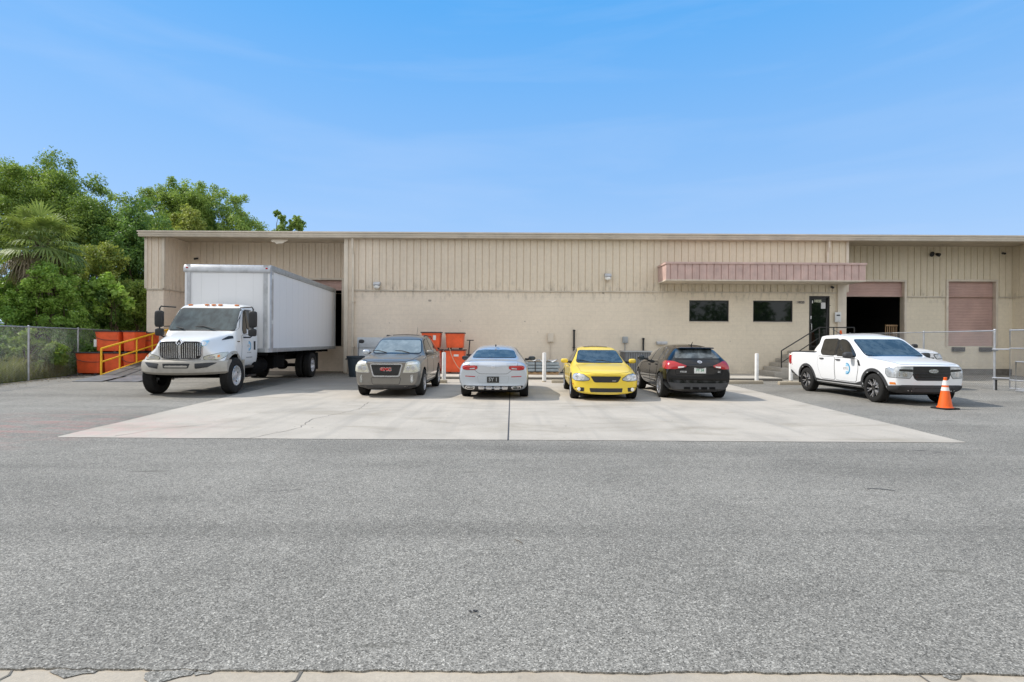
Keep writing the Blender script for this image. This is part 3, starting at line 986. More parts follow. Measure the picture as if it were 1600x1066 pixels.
mb = MB(); mb.tube([(-.02, .10, .42), (-.02, .10, -.03)], .022, 8); mb.build('drop_rod', M['frame'], g)
# ---------------------------------------------------------------- vehicle builder
class Car:
    """x runs forward, y to the vehicle's left; xr is the distance back from the front bumper"""
    def __init__(s, name, label, cat, L, axle_front, front_xy, rz, paint):
        c, q = math.cos(rz), math.sin(rz)
        fx = L / 2 - axle_front
        s.L = L
        s.root = empty(name, (front_xy[0] - c * fx, front_xy[1] - q * fx, 0), rz, label, cat)
        s.paint = paint

    def X(s, xr): return s.L / 2 - xr

    def obj(s, mb, name, m, parent=None, **k): return mb.build(name, m, parent or s.root, **k)

    def body(s, st, ring_crease={}, st_crease={}, wheels=(), arch_r=.4, level=3, name='body', depth=.42, mats=None):
        """st rows: xr, zb, zs, zm, zh, zt, zc, wb, ws, wm, wh, wt, bow, prof(optional 8 offsets)"""
        vs = []; NR = 8
        def ring(r):
            xr, zb, zs, zm, zh, zt, zc, wb, ws, wm, wh, wt, bow = r[:13]
            pr = r[13] if len(r) > 13 else [0] * 8
            P = [(0, zb), (wb, zb), (ws, zs), (wm, zm), (wh, zh), (wt, zt), (wt * .55, zt + (zc - zt) * .78), (0, zc)]
            return [(s.X(xr + bow * (y / wm) ** 2 + pr[j]), y, z) for j, (y, z) in enumerate(P)]
        idx = []
        for r in st:
            P = ring(r); row = []
            for j, p in enumerate(P):
                vs.append(p); row.append(len(vs) - 1)
            neg = {0: row[0], 7: row[7]}
            for j in range(1, 7):
                x, y, z = P[j]; vs.append((x, -y, z)); neg[j] = len(vs) - 1
            idx.append((row, neg))
        fs = []
        for i in range(len(st) - 1):
            a, an = idx[i]; b, bn = idx[i + 1]
            for j in range(7):
                fs.append((a[j], a[j + 1], b[j + 1], b[j]))
                fs.append((an[j], bn[j], bn[j + 1], an[j + 1]))
        for i, sgn in ((0, 1), (len(st) - 1, -1)):
            row, neg = idx[i]; r = st[i]
            pr = r[13] if len(r) > 13 else [0] * 8
            cc = {0: row[0], 7: row[7]}
            P = ring(r)
            for j in range(1, 7):
                vs.append((s.X(r[0] + pr[j]), 0, P[j][2])); cc[j] = len(vs) - 1
            for j in range(7):
                q = [row[j], cc[j], cc[j + 1], row[j + 1]]; q2 = [neg[j], neg[j + 1], cc[j + 1], cc[j]]
                if sgn < 0: q.reverse(); q2.reverse()
                for f in (q, q2):
                    f = [v for k, v in enumerate(f) if v not in f[:k]]
                    fs.append(tuple(f))
        me = bpy.data.meshes.new(name); me.from_pydata(vs, [], fs)
        mats = mats or [s.paint, M['well']]
        for m in mats: me.materials.append(m)
        bm = bmesh.new(); bm.from_mesh(me); bm.verts.ensure_lookup_table()
        bmesh.ops.recalc_face_normals(bm, faces=bm.faces)
        cl = bm.edges.layers.float.new('crease_edge')
        def setc(a, b, v):
            e = bm.edges.get((bm.verts[a], bm.verts[b]))
            if e: e[cl] = max(e[cl], v)
        for j, spec in ring_crease.items():
            for (i0, i1, v) in (spec if isinstance(spec, list) else [(0, len(st) - 1, spec)]):
                for i in range(i0, i1):
                    setc(idx[i][0][j], idx[i + 1][0][j], v); setc(idx[i][1][j], idx[i + 1][1][j], v)
        for i, spec in st_crease.items():
            j0, j1, v = spec if isinstance(spec, tuple) else (0, 7, spec)
            for j in range(j0, j1):
                setc(idx[i][0][j], idx[i][0][j + 1], v); setc(idx[i][1][j], idx[i][1][j + 1], v)
        bm.to_mesh(me); bm.free()
        o = link_mesh(name, me)
        md = o.modifiers.new('sub', 'SUBSURF'); md.levels = level; md.render_levels = level
        cut = None
        if wheels:
            cb = MB()
            for xr, hw in wheels:
                for sg in (1, -1):
                    n = 28; vs2 = []; fs2 = []
                    for yy in (sg * (hw - depth), sg * (hw + .5)):
                        for k in range(n):
                            a = 2 * PI * k / n
                            vs2.append((s.X(xr) + arch_r * math.cos(a), yy, s.wr + arch_r * math.sin(a)))
                    fs2 = [(k, (k + 1) % n, n + (k + 1) % n, n + k) for k in range(n)] + [tuple(range(n - 1, -1, -1)), tuple(range(n, 2 * n))]
                    cb.add(vs2, fs2, 1)
            cut = cb.build('cut', mats, angle=0)
            bo = o.modifiers.new('arch', 'BOOLEAN'); bo.operation = 'DIFFERENCE'; bo.object = cut; bo.solver = 'EXACT'
        bpy.context.view_layer.update()
        ev = o.evaluated_get(bpy.context.evaluated_depsgraph_get())
        m2 = bpy.data.meshes.new_from_object(ev)
        o.modifiers.clear(); o.data = m2; bpy.data.meshes.remove(me)
        if cut: bpy.data.objects.remove(cut)
        m2.polygons.foreach_set('use_smooth', [True] * len(m2.polygons)); m2.set_sharp_from_angle(angle=R(38))
        m2.name = name
        o.parent = s.root
        s.bodyo = o
        s.bvh = BVHTree.FromPolygons([v.co.copy() for v in m2.vertices], [tuple(p.vertices) for p in m2.polygons])
        return o

    def view(s, v):
        """returns (direction, U, V): rays travel along direction, polygons live in (U, V)"""
        if v == 'L': return Vector((0, -1, 0)), Vector((-1, 0, 0)), Vector((0, 0, 1))
        if v == 'R': return Vector((0, 1, 0)), Vector((-1, 0, 0)), Vector((0, 0, 1))
        if v == 'F': return Vector((-1, 0, 0)), Vector((0, 1, 0)), Vector((0, 0, 1))
        if v == 'B': return Vector((1, 0, 0)), Vector((0, 1, 0)), Vector((0, 0, 1))
        if v == 'T': return Vector((0, 0, -1)), Vector((-1, 0, 0)), Vector((0, 1, 0))
        a, sd = R(v[1]), v[2]                     # ('A', angle from straight ahead, side)
        d = Vector((-math.cos(a), -math.sin(a) * sd, 0))
        return d, Vector((-math.sin(a) * sd, math.cos(a), 0)), Vector((0, 0, 1))

    def panel(s, name, poly, view, m, off=.004, t=.012, parent=None, step=.07, gap=None, build=True, mb=None, mi=0, smooth=30, bvh=None):
        """lays a 2D outline onto the body. poly: (xr,z) for L/R, (y,z) for F/B, (xr,y) for T, (xr,y,z) for angled views"""
        d, U, V = s.view(view)
        org = Vector((s.X(0), 0, 0)) if view in ('L', 'R', 'T') else Vector((0, 0, 0))
        if not isinstance(view, str):
            poly = rpoly([(Vector((s.X(p[0]), p[1], p[2])).dot(U), p[2]) for p in poly], .018, 3)
        bvh = bvh or s.bvh
        own = mb is None
        mb = mb or MB()
        if gap:
            s.panel(name, grow(poly, gap[1]), view, gap[0], max(.0012, off * .35), t, mb=mb, mi=1, step=step, bvh=bvh) if isinstance(view, str) else s._lay(mb, grow(poly, gap[1]), d, U, V, org, max(.0012, off * .35), t, step, 1, bvh)
        s._lay(mb, poly, d, U, V, org, off, t, step, mi, bvh)
        if own:
            return mb.build(name, [m, gap[0]] if gap else m, parent or s.root, angle=smooth)

    def _lay(s, mb, poly, d, U, V, org, off, t, step, mi, bvh):
        bm = bmesh.new()
        vs = [bm.verts.new((p[0], p[1], 0)) for p in poly]
        bm.faces.new(vs)
        us = [p[0] for p in poly]; ws = [p[1] for p in poly]
        for ax, lo, hi in ((0, min(us), max(us)), (1, min(ws), max(ws))):
            k = max(1, int((hi - lo) / step))
            for i in range(1, k):
                co = [0, 0, 0]; no = [0, 0, 0]; co[ax] = lo + (hi - lo) * i / k; no[ax] = 1
                bmesh.ops.bisect_plane(bm, geom=bm.verts[:] + bm.edges[:] + bm.faces[:], plane_co=co, plane_no=no, dist=1e-6)
        bmesh.ops.triangulate(bm, faces=[f for f in bm.faces if len(f.verts) > 4])
        bm.verts.index_update()
        out = []
        for v in bm.verts:
            o = org + U * v.co.x + V * v.co.y - d * 8
            h, nrm, fi, ds = bvh.ray_cast(o, d, 20)
            if h is None:
                p = org + U * v.co.x + V * v.co.y
                mid = p - d * 1.0
                h, nrm, fi, ds = bvh.find_nearest(mid)
                nrm = nrm or -d
            if nrm.dot(d) > 0: nrm = -nrm
            out.append((h, (nrm * .6 - d * .4).normalized()))
        n = len(out)
        V3 = [h + q * off for h, q in out] + [h + q * (off - t) for h, q in out]
        fs = [tuple(v.index for v in f.verts) for f in bm.faces]
        rim = []
        for e in bm.edges:
            if len(e.link_faces) == 1:
                l = e.link_loops[0]
                a, b = l.vert.index, l.link_loop_next.vert.index
                rim.append((b, a, n + a, n + b))
        # keep the outer side facing the viewer
        f0 = fs[0]; nn = (V3[f0[1]] - V3[f0[0]]).cross(V3[f0[2]] - V3[f0[0]])
        if nn.dot(d) > 0:
            fs = [tuple(reversed(f)) for f in fs]; rim = [tuple(reversed(f)) for f in rim]
        mb.add(V3, fs + rim, mi)
        bm.free()

    def both(s, name, poly, m, sides='LR', **k):
        return [s.panel(name, poly, v, m, **k) for v in sides]

    def sidepoint(s, side, xr, z):
        sg = 1 if side == 'L' else -1
        h, n, i, ds = s.bvh.ray_cast(Vector((s.X(xr), sg * 5, z)), Vector((0, -sg, 0)), 10)
        return h if h is not None else Vector((s.X(xr), sg * .8, z))

    def handle(s, side, xr, z, m, parent, w=.17, tall=False):
        p = s.sidepoint(side, xr, z); sg = 1 if side == 'L' else -1
        mb = MB()
        if tall: mb.box(p + Vector((0, sg * .015, 0)), (.05, .05, .26))
        else: mb.blob(p + Vector((0, sg * .018, 0)), (w, .045, .035), 3.5)
        return mb.build('handle', m, parent, bevel=.01 if tall else 0)

    def mirror(s, side, xr, z, y, m, d=(.14, .22, .15), m2=None):
        sg = 1 if side == 'L' else -1
        mb = MB()
        mb.blob((s.X(xr), sg * (y + d[1] / 2), z), d, 3.0)
        mb.tube([(s.X(xr) - .01, sg * (y - .10), z - .03), (s.X(xr), sg * (y + .05), z - .03)], [.04, .03], 8, m=1)
        o = mb.build('wing_mirror', [m, m2 or M['black']], s.root)
        g = MB(); g.box((s.X(xr) - d[0] * .5 - .004, sg * (y + d[1] / 2), z), (.008, d[1] * .78, d[2] * .72))
        g.build('mirror_glass', M['wind'], o, bevel=.003)
        return o

    def wheel(s, xr, y, side, r, w, rr, style, rm, n=5, dual=False):
        sg = 1 if side == 'L' else -1
        mb = MB(); h = w / 2
        prof = [(rr * .98, -h * .86), (rr * 1.04, -h), (r * .90, -h), (r * .97, -h * .86), (r, -h * .62)]
        for k in range(-2, 3):
            q = k * h * .25
            prof += [(r, q - .012), (r - .007, q - .008), (r - .007, q + .008), (r, q + .012)]
        prof += [(r, h * .62), (r * .97, h * .86), (r * .90, h), (rr * 1.04, h), (rr * .98, h * .86), (rr * .98, -h * .86)]
        mb.lathe(prof, 40, axis='y')
        o = mb.build('wheel', M['rubber'], s.root, (s.X(xr), sg * (y - h), r), angle=40)
        b = MB()
        out = sg * h
        if style == 'truck':
            b.lathe([(rr * .99, out * .8), (rr * .93, out * .95), (rr * .86, out * .90), (rr * .80, out * .45), (rr * .45, out * .30), (rr * .38, out * .75), (rr * .30, out * .85), (0, out * .86)], 32, axis='y')
            for k in range(10):
                a = 2 * PI * k / 10
                b.lathe([(.018, out * .30), (.018, out * .52), (0, out * .53)], 6, c=(rr * .56 * math.cos(a), 0, rr * .56 * math.sin(a)), axis='y')
                if k % 2 == 0: b.blob((rr * .70 * math.cos(a + .3), out * .40, rr * .70 * math.sin(a + .3)), (.055, .03, .055), 2, 10, 6, m=1)
        elif style == 'dually':
            b.lathe([(rr * .99, out * .8), (rr * .93, out * .9), (rr * .86, out * .8), (rr * .80, out * .0), (rr * .75, -out * .3), (rr * .45, -out * .35), (rr * .40, out * .1), (rr * .30, out * .25), (0, out * .27)], 32, axis='y')
        else:
            b.lathe([(rr * 1.0, out * .86), (rr * .985, out * .97), (rr * .93, out * .94), (rr * .90, out * .55), (rr * .90, -out * .6), (rr * .985, -out * .86)], 36, axis='y')
            b.lathe([(rr * .9, out * .10), (.02, out * .10)], 24, axis='y', m=1)          # brake and barrel in shade
            b.lathe([(rr * .60, out * .14), (rr * .58, out * .2), (.03, out * .2)], 24, axis='y', m=2)
            b.lathe([(.075, out * .35), (.07, out * .82), (.03, out * .86), (0, out * .84)], 16, axis='y')
            for k in range(n):
                a0 = 2 * PI * k / n + .3
                for da, w0, w1 in ([(0, .036, .052)] if style == 'spoke' else [(-.17, .024, .024), (.17, .024, .024)]):
                    a1 = a0 + da
                    vs = []
                    for rad, ww, dep, aa in ((.05, w0, .80, a0), (rr * .55, (w0 + w1) / 2, .74, (a0 + a1) / 2 + da * .1), (rr * .93, w1, .90, a1)):
                        c_, s_ = math.cos(aa), math.sin(aa)
                        for tt, dd in ((-1, 0), (1, 0), (1, -.35), (-1, -.35)):
                            vs.append((rad * c_ - tt * ww / 2 * s_, out * (dep + dd), rad * s_ + tt * ww / 2 * c_))
                    fs = []
                    for i in range(2):
                        for j in range(4): fs.append((i * 4 + j, i * 4 + (j + 1) % 4, i * 4 + 4 + (j + 1) % 4, i * 4 + 4 + j))
                    fs += [(3, 2, 1, 0), (8, 9, 10, 11)]
                    b.add(vs, fs, 3)
        b.build('rim', [M['blackgloss'] if style == 'split' else rm, M['well'], M['steel'], rm], o, angle=30)
        return o

    def plate(s, view, y, z, m, txt, tm, size=(.305, .152), sz=.075):
        d, U, V = s.view(view)
        h = s.bvh.ray_cast(Vector((0, y, z)) - d * 6, d, 12)[0]
        p = h - d * .012
        mb = MB(); mb.box((p.x, p.y, p.z), (.012, size[0], size[1]))
        o = mb.build('licence_plate', m, s.root, bevel=.005)
        if txt:
            rz = R(90) if view == 'F' else R(-90)
            q = p - d * .0065
            text_obj(txt, sz, tm, 'plate_number', o, (q.x, q.y, q.z), (R(90), 0, rz), .001, .003, .95)
        return o

    def letters(s, view, y, z, txt, size, m, name, parent=None, depth=.006, bold=.004, sx=1.0, lift=.004, tilt=0):
        d, U, V = s.view(view)
        h = s.bvh.ray_cast(Vector((0, y, z)) - d * 6, d, 12)[0]
        q = h - d * lift
        return text_obj(txt, size, m, name, parent or s.root, (q.x, q.y, q.z), (R(90 - tilt), 0, R(90) if view == 'F' else R(-90)), depth, bold, sx)


def arc(cx, cz, r, a0, a1, n=18):
    return [(cx + r * math.cos(R(a0 + (a1 - a0) * i / n)), cz + r * math.sin(R(a0 + (a1 - a0) * i / n))) for i in range(n + 1)]


def ell(cy, cz, a, b, n=24):
    return [(cy + a * math.cos(2 * PI * i / n), cz + b * math.sin(2 * PI * i / n)) for i in range(n)]


def mir(poly): return [(-p[0], *p[1:]) for p in poly]
def mir3(poly): return [(p[0], -p[1], p[2]) for p in poly]
DN, UPH = R(-90), R(90)


def wheels4(c, xf, xr_, y, r, w, rr, style, rm, n):
    for x in (xf, xr_):
        for sd in 'LR': c.wheel(x, y, sd, r, w, rr, style, rm, n)


def underside(c, x0, x1, hw, z0=.2, z1=.34):
    mb = MB(); mb.bx(c.X(x0), c.X(x1), -hw, hw, z0, z1)
    mb.build('underbody', M['well'], c.root, bevel=.02)


# ================================================================ white pickup
def pickup():
    c = Car('pickup_truck', 'white crew cab pickup with round blue door emblem and black cladding, parked by the cone', 'pickup truck', 5.07, .87, (10.08, 13.66), DN, M['pwhite'])
    c.wr = .365
    st = [
        (.03, .34, .42, .60, .82, .945, .955, .55, .76, .80, .79, .72, .15, [.03, .02, 0, 0, 0, .02, .03, .03]),
        (.18, .27, .36, .62, .88, 1.00, 1.02, .60, .83, .885, .87, .78, .14),
        (.55, .26, .36, .64, .95, 1.05, 1.075, .70, .87, .92, .91, .81, .05),
        (1.00, .26, .36, .66, 1.02, 1.095, 1.13, .70, .87, .92, .915, .81, 0),
        (1.28, .26, .36, .66, 1.07, 1.125, 1.16, .70, .87, .92, .912, .80, -.03),
        (1.40, .26, .36, .66, 1.09, 1.14, 1.175, .70, .87, .92, .91, .79, -.10),
        (2.12, .26, .36, .67, 1.12, 1.615, 1.65, .70, .87, .92, .905, .745, -.08),
        (2.40, .26, .36, .67, 1.13, 1.70, 1.74, .70, .87, .92, .905, .74, -.03),
        (2.85, .26, .36, .67, 1.14, 1.725, 1.765, .70, .87, .92, .905, .735, 0),
        (3.26, .26, .36, .67, 1.145, 1.715, 1.75, .70, .87, .92, .905, .73, 0),
        (3.42, .26, .36, .67, 1.15, 1.695, 1.73, .70, .87, .92, .905, .73, 0),
        (3.48, .26, .36, .67, 1.155, 1.22, 1.20, .70, .87, .92, .91, .82, 0),
        (3.54, .28, .38, .67, 1.155, 1.205, 1.19, .70, .87, .92, .91, .865, 0),
        (4.40, .32, .40, .67, 1.155, 1.205, 1.19, .70, .87, .92, .91, .865, 0),
        (4.92, .40, .48, .68, 1.155, 1.205, 1.19, .66, .85, .915, .905, .85, -.03),
        (5.02, .44, .50, .68, 1.14, 1.18, 1.175, .62, .82, .89, .88, .83, -.05),
    ]
    c.body(st, {4: [(0, 6, .65), (6, 11, .4), (11, 15, .4)], 5: [(0, 5, .5), (5, 9, .6), (9, 11, .9), (11, 15, .75)], 2: .4}, {0: .5, 5: (5, 7, .5), 6: (5, 7, .3), 9: (4, 7, .3), 10: (4, 7, 1.0), 11: (4, 7, 1.0), 12: (4, 7, .5), 15: .5}, [(.87, .92), (3.95, .92)], .425)
    P, W = c.panel, M
    # glass
    P('windscreen', rpoly([(-.745, 1.175), (.745, 1.175), (.655, 1.58), (-.655, 1.58)], .07), 'F', W['wind'], gap=(W['blackgloss'], .025), off=.012, step=.04)
    for sd in 'LR':
        d1 = P('door', rpoly([(1.56, .46), (2.46, .46), (2.48, .95), (2.46, 1.09), (1.46, 1.07), (1.45, .80)], .07), sd, c.paint, gap=(W['well'], .011), off=.005)
        d2 = P('door', rpoly([(2.495, .46), (3.16, .46), (3.34, .86), (3.34, 1.105), (2.49, 1.095), (2.51, .95)], .07), sd, c.paint, gap=(W['well'], .011), off=.005)
        P('side_window', rpoly([(1.58, 1.135), (2.42, 1.15), (2.42, 1.60), (2.20, 1.575), (2.04, 1.50)], .06), sd, W['tint'], gap=(W['black'], .022), off=.007, parent=d1)
        P('side_window', rpoly([(2.53, 1.15), (3.12, 1.165), (3.22, 1.24), (3.22, 1.60), (2.53, 1.61)], .06), sd, W['tint'], gap=(W['black'], .022), off=.007, parent=d2)
        P('pillar_trim', [(2.44, 1.15), (2.53, 1.15), (2.53, 1.605), (2.44, 1.595)], sd, W['frame'], off=.006)
        c.handle(sd, 2.32, 1.03, W['blackgloss'], d1, .21); c.handle(sd, 3.12, 1.045, W['blackgloss'], d2, .21)
        # cladding: sill, arch flares, bumper corners
        P('sill_cladding', rpoly([(1.26, .33), (3.56, .33), (3.50, .46), (3.20, .43), (1.62, .43), (1.34, .50)], .02), sd, W['clad'], off=.012)
        for ax in (.87, 3.95):
            a = arc(ax, c.wr, .50, -6, 186) + arc(ax, c.wr, .425, 186, -6)
            P('arch_cladding', a, sd, W['clad'], off=.014, step=.05)
        P('fender_vent', rpoly([(1.35, .90), (1.42, .90), (1.49, 1.04), (1.42, 1.05)], .015), sd, W['black'], off=.008)
        P('rear_cladding', rpoly([(4.44, .36), (4.96, .44), (5.0, .62), (4.86, .62), (4.46, .40)], .02), sd, W['clad'], off=.012)
        P('side_marker', rpoly([(.20, .50), (.34, .50), (.33, .555), (.21, .555)], .012), sd, W['amber'], off=.006)
    # front end
    P('grille', rpoly([(-.445, .935), (.445, .935), (.455, .80), (.41, .655), (.36, .615), (-.36, .615), (-.41, .655), (-.455, .80)], .02), 'F', W['black'], off=.010, gap=(W['blackgloss'], .012))
    g = P('grille_bar', rpoly([(-.455, .855), (.455, .855), (.455, .815), (-.455, .815)], .008), 'F', W['frame'], off=.026, t=.02)
    P('grille_bar', rpoly([(-.43, .91), (.43, .91), (.43, .89), (-.43, .89)], .005), 'F', W['frame'], off=.02, t=.02)
    for zz in (.76, .70):
        P('grille_bar', rpoly([(-.40, zz), (.40, zz), (.40, zz - .022), (-.40, zz - .022)], .005), 'F', W['blackgloss'], off=.02, t=.02)
    em = P('emblem', ell(0, .835, .115, .048), 'F', W['chrome'], off=.036, t=.02)
    P('emblem_face', ell(0, .835, .10, .036), 'F', W['greymetal'], off=.04, t=.01, parent=em)
    c.letters('F', 0, .835, 'Ford', .068, W['chrome'], 'emblem_text', em, .002, .002, 1.25, .044)
    for q, s_ in ((1, 1), (-1, -1)):
        f = (lambda p: p) if q > 0 else mir3
        hl = P('headlight', f([(.05, .465, .93), (.28, .84, .925), (.40, .90, .88), (.40, .905, .76), (.36, .88, .68), (.06, .56, .655), (.05, .475, .79)]), ('A', 32, s_), W['clearlens'], off=.010, gap=(W['black'], .010), step=.05)
        P('lamp_bar', f([(.05, .50, .875), (.18, .74, .875), (.18, .74, .83), (.05, .50, .81)]), ('A', 32, s_), W['frame'], off=.014, parent=hl, step=.05)
        P('lamp_cell', f([(.06, .62, .80), (.12, .70, .80), (.12, .70, .70), (.06, .62, .70)]), ('A', 32, s_), W['chrome'], off=.013, parent=hl)
        P('lamp_cell', f([(.14, .74, .80), (.24, .84, .80), (.24, .84, .71), (.14, .74, .70)]), ('A', 32, s_), W['chrome'], off=.013, parent=hl)
        P('fog_recess', rpoly([(s_ * .47, .44), (s_ * .76, .46), (s_ * .74, .32), (s_ * .50, .31)], .02), 'F', W['black'], off=.02)
    P('lower_bumper', rpoly([(-.70, .27), (-.6, .235), (.6, .235), (.70, .27), (.70, .495), (-.70, .495)], .01), 'F', W['clad'], off=.012, step=.05)
    for s_ in (1, -1):
        pl = [(.10, .62, .497), (.30, .86, .475), (.46, .915, .45), (.44, .915, .30), (.30, .86, .27), (.10, .62, .25)]
        P('bumper_corner', pl if s_ > 0 else mir3(pl), ('A', 50, s_), W['clad'], off=.014, step=.04)
    P('air_intake', rpoly([(-.43, .43), (.43, .43), (.40, .31), (-.40, .31)], .02), 'F', W['black'], off=.018)
    # hood, roof, bed
    P('hood', rpoly([(.24, -.68), (.16, -.4), (.14, 0), (.16, .4), (.24, .68), (1.30, .77), (1.24, 0), (1.30, -.77)], .05), 'T', c.paint, gap=(W['well'], .008), off=.006, step=.08)
    P('bed_cover', rpoly([(3.52, -.81), (4.98, -.79), (4.98, .79), (3.52, .81)], .04), 'T', W['clad'], off=.035, t=.03, step=.2)
    P('bed_rail_cap', [(3.56, .868), (4.98, .858), (4.98, .82), (3.56, .83)], 'T', W['black'], off=.012, t=.02)
    P('bed_rail_cap', [(3.56, -.868), (4.98, -.858), (4.98, -.82), (3.56, -.83)], 'T', W['black'], off=.012, t=.02)
    for s_ in (1, -1):
        P('tail_light',
          [(s_ * .68, 1.14), (s_ * .90, 1.14), (s_ * .905, .78), (s_ * .70, .78)], 'B', W['redlens'], off=.008)
        q = c.sidepoint('L' if s_ > 0 else 'R', 4.90, .96)
        mb = MB(); mb.blob((c.X(4.925), q.y - s_ * .035, .965), (.17, .13, .34), 3.5); mb.build('side_tail_light', W['redlens'], c.root)
    c.mirror('L', 1.68, 1.17, .92, W['clad'], (.15, .24, .17)); c.mirror('R', 1.68, 1.17, .92, W['clad'], (.15, .24, .17))
    mb = MB(); mb.tube([(c.X(3.22), -.28, 1.735), (c.X(3.34), -.28, 1.80), (c.X(3.66), -.29, 1.93)], [.018, .01, .006], 6); mb.build('aerial', W['black'], c.root)
    mb = MB()
    for y in (-.34, .36): mb.tube([(c.X(1.42), y, 1.18), (c.X(1.50), y - .25, 1.235), (c.X(1.52), y - .42, 1.235)], .011, 6)
    mb.build('wiper', W['black'], c.root)
    wheels4(c, .87, 3.95, .915, .365, .235, .245, 'split', W['alloy'], 6)
    underside(c, .5, 4.7, .75, .22, .40)
    # door emblem: blue ring open to the left with letters across it
    emblem(c, 'R', 1.92, .80, .155, 'ETG')
    mb = MB(); mb.blob((c.X(4.25), .10, 1.262), (.55, .40, .09), 4); mb.build('white_bundle', W['postwhite'], c.root)
    return c


def emblem(c, side, xr, z, r, txt, col=None):
    """round blue door mark: a globe drawn as a thick crescent, with two-tone letters across"""
    sg = 1 if side == 'L' else -1
    # front of the vehicle is to the viewer's right on the right-hand side of the car
    f = -1 if side == 'R' else 1

    def P2(a, rad): return (xr + f * rad * math.cos(R(a)) * .95, z + rad * math.sin(R(a)))
    outer = [P2(a, r) for a in range(-112, 113, 12)]
    inner = [(xr + f * (r * .80 * math.cos(R(a)) * .92 - .012), z + r * .86 * math.sin(R(a))) for a in range(104, -105, -12)]
    m = c.panel('door_emblem', outer + inner, side, M['blue'], off=.010, t=.004, step=.03)
    for z0, z1 in ((.42, .80), (-.80, -.42)):
        c.panel('emblem_land', rpoly([(xr - f * .055, z + r * z0), (xr + f * .05, z + r * z0 * .95), (xr + f * .055, z + r * z1 * .92), (xr - f * .03, z + r * z1)], .02), side, M['lightblue'], off=.0095, t=.004, parent=m)
    p = c.sidepoint(side, xr, z)
    rot = (R(90), 0, R(180)) if side == 'L' else (R(90), 0, 0)
    text_obj(txt, .085, M['greymetal'], 'emblem_text', m, (p.x + .045 * f, p.y + sg * .012, p.z), rot, .001, -.001, 1.25)
    return m


# ================================================================ white suv behind the pickup
def white_suv():
    c = Car('suv', 'white suv with dark mirror parked behind the pickup against the chain link fence', 'suv', 4.60, .90, (13.22, 18.35), DN, M['pwhite'])
    c.wr = .35
    st = [
        (.03, .34, .42, .62, .90, 1.09, 1.11, .55, .78, .84, .83, .72, .14, [.02, 0, 0, 0, .02, .05, .06, .06]),
        (.25, .26, .36, .64, .98, 1.16, 1.18, .60, .84, .90, .89, .78, .10),
        (.90, .26, .36, .66, 1.08, 1.22, 1.25, .70, .86, .925, .91, .80, .03),
        (1.28, .26, .36, .66, 1.12, 1.235, 1.27, .70, .86, .925, .91, .79, -.05),
        (1.44, .26, .36, .66, 1.14, 1.25, 1.285, .70, .86, .925, .905, .76, -.10),
        (2.15, .26, .36, .67, 1.15, 1.64, 1.68, .70, .86, .925, .90, .63, -.10),
        (2.70, .26, .36, .67, 1.16, 1.69, 1.73, .70, .86, .925, .90, .63, 0),
        (3.60, .26, .36, .67, 1.17, 1.67, 1.71, .70, .86, .925, .90, .62, 0),
        (4.15, .28, .38, .67, 1.18, 1.63, 1.66, .70, .86, .92, .89, .60, 0),
        (4.50, .32, .42, .68, 1.14, 1.20, 1.23, .66, .84, .90, .87, .72, -.06),
        (4.58, .40, .48, .68, 1.0, 1.10, 1.12, .62, .80, .86, .84, .70, -.08),
    ]
    c.body(st, {4: [(0, 5, .4)], 5: [(4, 9, .35)]}, {0: .3}, [(.90, .925), (3.6, .925)], .41)
    P = c.panel
    P('windscreen', rpoly([(-.68, 1.29), (.68, 1.29), (.55, 1.63), (-.55, 1.63)], .07), 'F', M['wind'], gap=(M['blackgloss'], .03), off=.012, step=.04)
    for sd in 'LR':
        P('side_window', rpoly([(1.66, 1.17), (2.60, 1.19), (2.58, 1.62), (2.16, 1.56)], .06), sd, M['tint'], gap=(M['black'], .02), off=.006)
        P('side_window', rpoly([(2.70, 1.19), (3.60, 1.21), (3.50, 1.60), (2.70, 1.62)], .06), sd, M['tint'], gap=(M['black'], .02), off=.006)
        c.mirror(sd, 1.62, 1.29, .90, M['black'], (.14, .20, .14))
        d = P('door', rpoly([(1.55, .46), (2.62, .46), (2.64, 1.12), (1.48, 1.10)], .06), sd, c.paint, gap=(M['well'], .01), off=.004)
        c.handle(sd, 2.48, 1.06, c.paint, d)
    P('grille', rpoly([(-.5, .96), (.5, .96), (.42, .70), (-.42, .70)], .03), 'F', M['black'], off=.01)
    P('air_intake', rpoly([(-.6, .48), (.6, .48), (.55, .34), (-.55, .34)], .03), 'F', M['black'], off=.01)
    for s_ in (1, -1):
        pl = [(.10, .52, 1.04), (.30, .86, 1.08), (.42, .90, 1.06), (.40, .90, .95), (.12, .60, .92)]
        P('headlight', pl if s_ > 0 else mir3(pl), ('A', 32, s_), M['clearlens'], gap=(M['black'], .02), off=.01, step=.05)
    P('hood', rpoly([(.20, -.70), (.16, 0), (.20, .70), (1.32, .77), (1.28, 0), (1.32, -.77)], .05), 'T', c.paint, gap=(M['well'], .010), off=.004, step=.12)
    wheels4(c, .90, 3.6, .92, .35, .235, .235, 'spoke', M['alloy'], 5)
    underside(c, .5, 4.2, .75, .22, .40)
    c.root.scale = (1.05, 1.03, 1.085)


